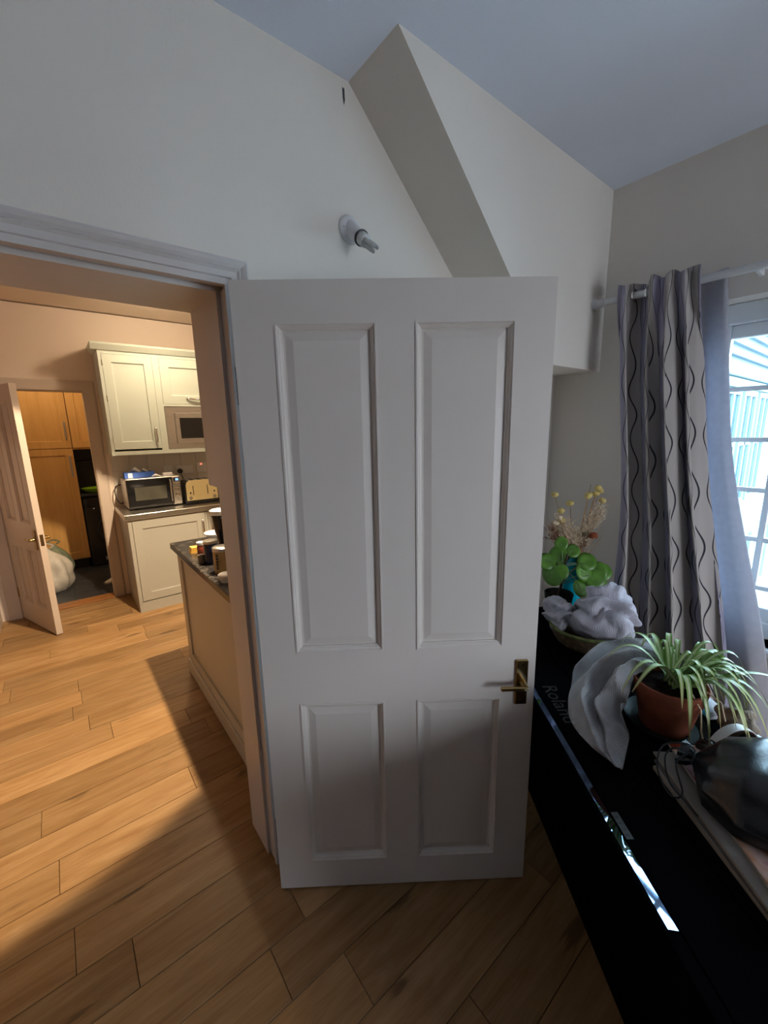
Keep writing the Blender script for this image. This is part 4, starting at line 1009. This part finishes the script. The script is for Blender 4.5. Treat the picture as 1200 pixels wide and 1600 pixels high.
G().box(0.880, 0.906, MY0-0.0065, MY0-0.0056, 1.153, 1.174).build('display', 'display_blue', cp)
for i in range(3): G().box(0.862, 0.914, MY0-0.007, MY0-0.0042, 1.120-i*0.024, 1.131-i*0.024, 0.001).build('button', 'chrome', cp)
G().lathe([(0.0, -0.024), (0.016, -0.024), (0.019, -0.018), (0.020, 0.0)], 24, (0.888, MY0-0.0042, 1.022), 'y').build('dial', 'chrome', cp, smooth=40)
for x in (0.50, 0.90):
    for y in (4.34, 4.62): G().lathe([(0.012, 0), (0.012, 0.012)], 10, (x, y, 0.910)).build('foot', 'black_plastic', mw)
cbl = G().tube(loop([(0.468, 4.60, 0.955), (0.445, 4.60, 0.945), (0.418, 4.61, 0.99), (0.414, 4.63, 1.06), (0.43, 4.66, 1.105), (0.47, 4.69, 1.115), (0.50, 4.70, 1.12)]), 0.005, 8).build('power_cable', 'black_plastic', mw, smooth=60)
tb = thing('tissue_box', (0.62, 4.47, 1.196), 'blue tissue box on top of the silver microwave', 'tissue box')
G().box(0.487, 0.735, 4.42, 4.54, 1.1955, 1.245, 0.002).build('box', 'tissue_blue', tb)
G().box(0.515, 0.550, 4.4195, 4.421, 1.198, 1.240).build('printed_patch', 'tissue_white', tb)
for i, (x, w_, h_) in enumerate(((0.585, 0.055, 0.05), (0.655, 0.04, 0.035))):
    G().grid(lambda u, v: (x-w_+2*w_*u, 4.48+0.02*math.sin(u*6+v*3), 1.245+h_*v*(1-abs(2*u-1))+0.004*noise.noise(Vector((u*6, v*6, i)))), 16, 8).build('tissue', 'tissue_white', tb, smooth=180, solid=0.001)
nap = G().grid(lambda u, v: (0.690+0.085*u+0.01*v, 4.35+0.05*v, 1.197+0.024*math.sin(math.pi*min(1, u*1.1))*(0.5+0.5*v)+0.003*noise.noise(Vector((u*5, v*5, 3)))), 18, 10).build('paper_napkin', 'tissue_white', smooth=180, solid=0.002)
tag(nap, 'crumpled white napkin on the microwave beside the tissue box', 'napkin')
bd = thing('butter_dish', (0.85, 4.44, 1.196), 'small white lidded dish at the right of the microwave top', 'dish')
G().box(0.795, 0.895, 4.41, 4.47, 1.1955, 1.203, 0.003).build('base', 'white_plastic', bd); G().box(0.802, 0.888, 4.415, 4.465, 1.2032, 1.222, 0.006).build('lid', 'white_plastic', bd)

to = thing('toaster', (1.10, 4.35, 0.91), 'cream and black four slice toaster on the worktop', 'toaster')
G().box(0.945, 1.265, 4.27, 4.50, 0.912, 0.945, 0.006).build('base', 'black_plastic', to)
def round_front(x0, x1, z0, z1, r):
    p = [(x0, z0), (x1, z0)]
    for k in range(9): a = k*math.pi/16; p.append((x1-r+r*math.cos(a), z1-r+r*math.sin(a)))
    for k in range(9): a = math.pi/2+k*math.pi/16; p.append((x0+r+r*math.cos(a), z1-r+r*math.sin(a)))
    return p
G().prism(round_front(0.95, 1.26, 0.945, 1.138, 0.05), 4.285, 4.495, 'y').build('body', 'black_plastic', to, smooth=30)
fp = G().prism(round_front(0.962, 1.248, 0.946, 1.143, 0.05), 4.262, 4.284, 'y').build('front_panel', 'toaster_cream', to, smooth=30)
for x in (0.985, 1.055, 1.125, 1.195): G().box(x, x+0.03, 4.31, 4.48, 1.1385, 1.143, 0.001).build('slot', 'steel', to)
for x in (1.022, 1.155): G().box(x-0.003, x+0.003, 4.2605, 4.2622, 1.00, 1.09).build('lever_slot', 'black_plastic', fp)
for x in (0.992, 1.215):
    G().lathe([(0.0, -0.018), (0.014, -0.018), (0.017, -0.012), (0.018, 0.0)], 20, (x, 4.2615, 0.972), 'y').build('dial', 'chrome', fp, smooth=40)
    G().box(x-0.004, x+0.006, 4.245, 4.2615, 1.015, 1.030, 0.002).build('lever', 'black_plastic', fp)
sk = []
def socket(x0, x1, z0, z1, label, name='wall_socket', neon=False, holes=1):
    o = thing(name, ((x0+x1)/2, KY-0.007, z0), label, 'socket')
    G().box(x0, x1, KY-0.016, KY-0.0075, z0, z1, 0.003).build('plate', 'white_plastic', o)
    for k in range(holes):
        cx = x0+(x1-x0)*(k+0.5)/holes
        G().box(cx-0.012, cx+0.012, KY-0.019, KY-0.0162, z1-0.030, z1-0.010, 0.001).build('switch', 'neon_red' if neon else 'white_plastic', o)
    return o
socket(0.865, 0.950, 1.185, 1.270, 'single white socket on the tiles above the butter dish')
so = socket(0.985, 1.150, 1.170, 1.262, 'double white socket on the tiles with a black plug in it', holes=2)
socket(1.185, 1.285, 1.175, 1.285, 'white switch plate with a red light on the tiles behind the toaster', 'wall_switch', neon=True)
pg = thing('black_plug', (1.015, 4.68, 1.19), 'round black plug in the double socket above the toaster', 'plug')
G().lathe([(0.0, -0.032), (0.020, -0.032), (0.026, -0.02), (0.026, 0.0)], 20, (1.018, KY-0.0165, 1.205), 'y').build('plug_body', 'black_plastic', pg, smooth=40)
G().tube(loop([(1.018, 4.675, 1.185), (1.03, 4.66, 1.14), (1.06, 4.62, 1.05), (1.10, 4.56, 0.96), (1.11, 4.50, 0.93)]), 0.004, 6).build('flex', 'black_plastic', pg, smooth=60)

# island / peninsula with dark worktop
isl = thing('kitchen_island', (1.0, 2.2, 0), 'beige panelled kitchen peninsula with a skirting just inside the doorway', 'island')
IX = 0.535
G().box(IX+0.012, 1.35, 1.465, 2.82, 0.0, 0.868).build('carcass', 'island_paint', isl)
e = G(); e.box(IX, IX+0.0118, 1.465, 1.56, 0.1, 0.868); e.box(IX, IX+0.0118, 2.735, 2.82, 0.1, 0.868); e.box(IX, IX+0.0118, 1.56, 2.735, 0.1, 0.16); e.box(IX, IX+0.0118, 1.56, 2.735, 0.82, 0.868)
e.build('side_frame', 'island_paint', isl)
G().box(IX-0.012, IX+0.0118, 1.465, 2.822, 0.0, 0.10, 0.003).build('skirting', 'island_paint', isl)
iw = G().box(0.505, 1.40, 1.462, 2.845, 0.8685, 0.908, 0.004).build('island_worktop', 'dark_granite')
tag(iw, 'dark speckled granite worktop on the kitchen peninsula', 'worktop')
Z9 = 0.9083
def at_isl(name, label, cat, x, y): return thing(name, (x, y, Z9), label, cat)
o = at_isl('storage_jar', 'navy blue jar with a silver lid on the dark worktop', 'jar', 0.590, 2.235)
T = Matrix.Translation((0.590, 2.235, Z9))
G(T).lathe([(0.0, 0), (0.034, 0), (0.036, 0.004), (0.036, 0.105), (0.032, 0.112), (0.0, 0.112)], 28).build('body', 'jar_navy', o, smooth=40)
G(T).lathe([(0.036, 0.112), (0.037, 0.114), (0.037, 0.126), (0.0, 0.127)], 28).build('lid', 'steel', o, smooth=40)
o = at_isl('spice_jar', 'small reddish jar with a white lid beside the navy jar', 'jar', 0.592, 2.43)
T = Matrix.Translation((0.592, 2.43, Z9))
G(T).lathe([(0.0, 0), (0.024, 0), (0.025, 0.003), (0.025, 0.055), (0.021, 0.062), (0, 0.062)], 24).build('body', 'jar_red', o, smooth=40)
G(T).lathe([(0.024, 0.060), (0.026, 0.062), (0.026, 0.076), (0.0, 0.077)], 24).build('lid', 'white_plastic', o, smooth=40)
ch = G().prism([(0.545, Z9), (0.597, Z9), (0.594, Z9+0.032), (0.552, Z9+0.034)], 2.49, 2.54, 'y').build('cheese_wedge', 'cheese_yellow')
tag(ch, 'yellow wedge lying by the small red jar', 'cheese')
o = at_isl('gold_canister', 'gold and beige patterned canister nearest the doorway jamb', 'canister', 0.592, 2.055)
T = Matrix.Translation((0.592, 2.055, Z9))
G(T).lathe([(0.0, 0), (0.042, 0), (0.043, 0.003), (0.043, 0.125), (0.0, 0.125)], 32).build('body', 'canister_gold', o, smooth=40)
G(T).lathe([(0.044, 0.112), (0.0445, 0.128), (0.038, 0.132), (0.0, 0.132)], 32).build('lid', 'steel', o, smooth=40)
for k in range(5): 
    a = -2.75+0.09*0; z = 0.025+k*0.016
    q = -2.6; G(T).box(0.0435*math.cos(q)-0.001, 0.0435*math.cos(q)+0.006, 0.0435*math.sin(q)-0.010, 0.0435*math.sin(q)+0.004, z, z+0.011).build('print_mark', 'black_plastic', o)
o = at_isl('measuring_jug', 'tall black beaker with a white rim standing behind the canister', 'beaker', 0.682, 2.32)
T = Matrix.Translation((0.682, 2.32, Z9))
G(T).lathe([(0.0, 0), (0.036, 0), (0.034, 0.03), (0.022, 0.09), (0.034, 0.12), (0.050, 0.245), (0.0, 0.245)], 28).build('body', 'black_glass', o, smooth=60)
G(T).lathe([(0.049, 0.242), (0.056, 0.247), (0.056, 0.266), (0.050, 0.270), (0.046, 0.262), (0.0, 0.258)], 28).build('rim', 'white_plastic', o, smooth=40)
wb = G(Matrix.Translation((0.765, 2.72, Z9))).lathe([(0.0, 0), (0.04, 0), (0.045, 0.006), (0.075, 0.045), (0.078, 0.05), (0.073, 0.047), (0.042, 0.012), (0.0, 0.010)], 32).build('white_bowl', 'white_plastic', smooth=50)
tag(wb, 'white bowl at the far end of the dark worktop', 'bowl')
tub = thing('plastic_tub', (0.556, 1.90, Z9), 'small clear tub with a white lid at the near end of the dark worktop', 'tub')
T = Matrix.Translation((0.556, 1.90, Z9))
G(T).lathe([(0.0, 0), (0.027, 0), (0.034, 0.030), (0.0, 0.030)], 24).build('body', 'bulb_glass', tub, smooth=40); G(T).lathe([(0.035, 0.029), (0.036, 0.036), (0.03, 0.040), (0.0, 0.041)], 24).build('lid', 'white_plastic', tub, smooth=40)
gj = G(Matrix.Translation((0.548, 2.27, Z9))).lathe([(0.0, 0), (0.018, 0), (0.020, 0.03), (0.021, 0.045), (0.018, 0.043), (0.016, 0.006), (0.0, 0.005)], 20).build('small_glass', 'amber_glass', smooth=40)
tag(gj, 'small smoky glass in front of the navy jar', 'glass')

# ------------------------------------------------------------------ utility room beyond the back door
UFY0 = KY+0.12
uf = struct(G().box(-1.3, 1.3, KY+0.02, 6.9, -0.06, -0.008).build('floor_utility', 'slate_grout'))
for i in range(9):
    for j in range(6):
        x0 = -1.28+i*0.30+0.06; y0 = KY+0.122+j*0.33
        G().box(x0, x0+0.295, y0, y0+0.325, -0.008, 0.0, 0.001).build('slate_tile', 'slate_tile', uf)
struct(G().box(-1.4, -1.3, KY+0.12, 6.9, 0, ZC).build('wall_utility_left', 'kitchen_wall_paint'))
struct(G().box(1.3, 1.4, KY+0.12, 6.9, 0, ZC).build('wall_utility_right', 'kitchen_wall_paint'))
struct(G().box(-1.4, 1.4, 6.8, 6.9, 0, ZC).build('wall_utility_back', 'kitchen_wall_paint'))
CF = 6.02
tc = thing('tall_cupboard', (-0.1, 6.3, 0), 'tall light oak cupboard with two doors in the utility room', 'cupboard')
G().box(-0.50, 0.19, CF+0.02, 6.60, 0.12, 2.40).build('body', 'cupboard_oak', tc)
G().box(-0.48, 0.17, CF+0.07, 6.58, 0.0, 0.12).build('plinth', 'black_plastic', tc)
def oak_door(x0, x1, z0, z1, hx, hz0, hz1, par):
    d = shaker(par, x0, x1, z0, z1, CF, 'cupboard_oak', fr=0.075, t=0.019)
    G().box(hx-0.009, hx+0.009, CF-0.022, CF-0.012, hz0, hz1, 0.003).box(hx-0.005, hx+0.005, CF-0.013, CF, hz0+0.01, hz0+0.03).box(hx-0.005, hx+0.005, CF-0.013, CF, hz1-0.03, hz1-0.01).build('handle', 'steel', d)
oak_door(-0.497, 0.187, 0.135, 1.445, 0.150, 1.12, 1.37, tc); oak_door(-0.497, 0.187, 1.453, 2.40, 0.150, 1.55, 1.75, tc)
wc = thing('oak_wall_cupboard', (0.5, 6.3, 1.4), 'light oak wall cupboard above the washing machine', 'cupboard')
G().box(0.195, 0.80, CF+0.02, 6.60, 1.43, 2.40).build('body', 'cupboard_oak', wc)
oak_door(0.198, 0.797, 1.453, 2.40, 0.74, 1.50, 1.70, wc)
nk = G().box(0.195, 0.90, 6.60, 6.62, 0.0, 1.42).build('wall_panel', 'slate_tile'); struct(nk); nk.name = 'wall_utility_panel'
sh = G().box(0.195, 0.80, 6.30, 6.59, 1.25, 1.275).build('dark_shelf', 'black_plastic'); tag(sh, 'dark shelf under the oak wall cupboard', 'shelf')
dw = G().box(0.195, 0.90, CF-0.02, 6.595, 0.872, 0.905, 0.003).build('dark_worktop', 'black_plastic'); tag(dw, 'dark worktop over the washing machine', 'worktop')
wm = thing('washing_machine', (0.5, 6.3, 0), 'black washing machine under the dark worktop', 'washing machine')
G().box(0.20, 0.795, CF, 6.55, 0.01, 0.862, 0.006).build('body', 'machine_black', wm)
G().box(0.22, 0.775, CF-0.008, CF-0.0005, 0.74, 0.85, 0.002).build('control_panel', 'black_glass', wm)
G().lathe([(0.14, 0), (0.16, -0.005), (0.19, -0.025), (0.20, -0.02), (0.205, 0.0)], 40, (0.50, CF-0.0005, 0.44), 'y').build('door_ring', 'black_plastic', wm, smooth=40)
G().lathe([(0.0, -0.04), (0.08, -0.03), (0.14, 0.0)], 40, (0.50, CF-0.0005, 0.44), 'y').build('porthole', 'black_glass', wm, smooth=60)
G().box(0.29, 0.305, CF-0.010, CF-0.0085, 0.715, 0.728).build('indicator', 'white_plastic', wm)
G().box(0.34, 0.45, CF-0.003, CF-0.0005, 0.06, 0.105).build('filter_flap', 'steel', wm)
lb = G(Matrix.Translation((0.36, 6.15, 0.9055))).lathe([(0, 0), (0.10, 0), (0.125, 0.02), (0.15, 0.05), (0.155, 0.052), (0.145, 0.045), (0.10, 0.01), (0, 0.008)], 32).build('lime_bowl', 'lime_plastic', smooth=40)
tag(lb, 'lime green plastic bowl on the dark worktop', 'bowl')
def sack(cx, cy, rx, ry, h, seed, name, mat, label, cat):
    def fn(u, v):
        th = 2*math.pi*u; r = (1-0.15*v)*(math.sin(math.pi*min(1, 0.12+0.9*v))**0.5)*(1 if v < 0.75 else (1-(v-0.75)*3.2))
        r = max(0.02, r)*(1+0.22*noise.noise(Vector((math.cos(th)*1.8, math.sin(th)*1.8, v*3+seed)))+0.06*math.sin(th*7+v*5))
        return (cx+rx*r*math.cos(th), cy+ry*r*math.sin(th), h*v+0.004)
    o = thing(name, (cx, cy, 0), label, cat)
    G().grid(fn, 49, 28).build('sack', mat, o, smooth=180)
    G().tube(loop([(cx-0.02, cy, h*0.98), (cx-0.05, cy, h*1.06), (cx, cy, h*1.10), (cx+0.05, cy, h*1.04), (cx+0.02, cy, h*0.98)]), 0.008, 6).build('carry_loop', mat, o, smooth=60)
    return o
sack(-0.18, 5.36, 0.19, 0.17, 0.46, 2.2, 'carrier_bag', 'bag_white', 'full white plastic carrier bag on the slate floor', 'bag')
sack(-0.13, 5.74, 0.14, 0.12, 0.42, 7.7, 'carrier_bag', 'bag_green', 'grey green bag standing behind the white carrier bag', 'bag')
sho = thing('slipper', (0.36, 5.25, 0), 'pale slipper on the slate floor inside the doorway', 'slipper')
SMx = Matrix.Translation((0.34, 5.22, 0.001)) @ Matrix.Rotation(R(28), 4, 'Z')
G(SMx).prism([(0.11*math.cos(k*math.pi/10)+0.0, (0.040-0.008*math.cos(k*math.pi/10))*math.sin(k*math.pi/10)) for k in range(20)], 0, 0.016, 'z').build('sole', 'beige_fabric', sho)
G(SMx).grid(lambda u, v: (-0.11+0.13*v, (0.042*math.sin(math.pi*min(0.5, 0.12+v*0.5)))*math.cos(math.pi*u), 0.016+0.05*math.sin(math.pi*u)*(0.3+0.7*v)), 18, 10).build('upper', 'bag_white', sho, smooth=180, solid=0.004)
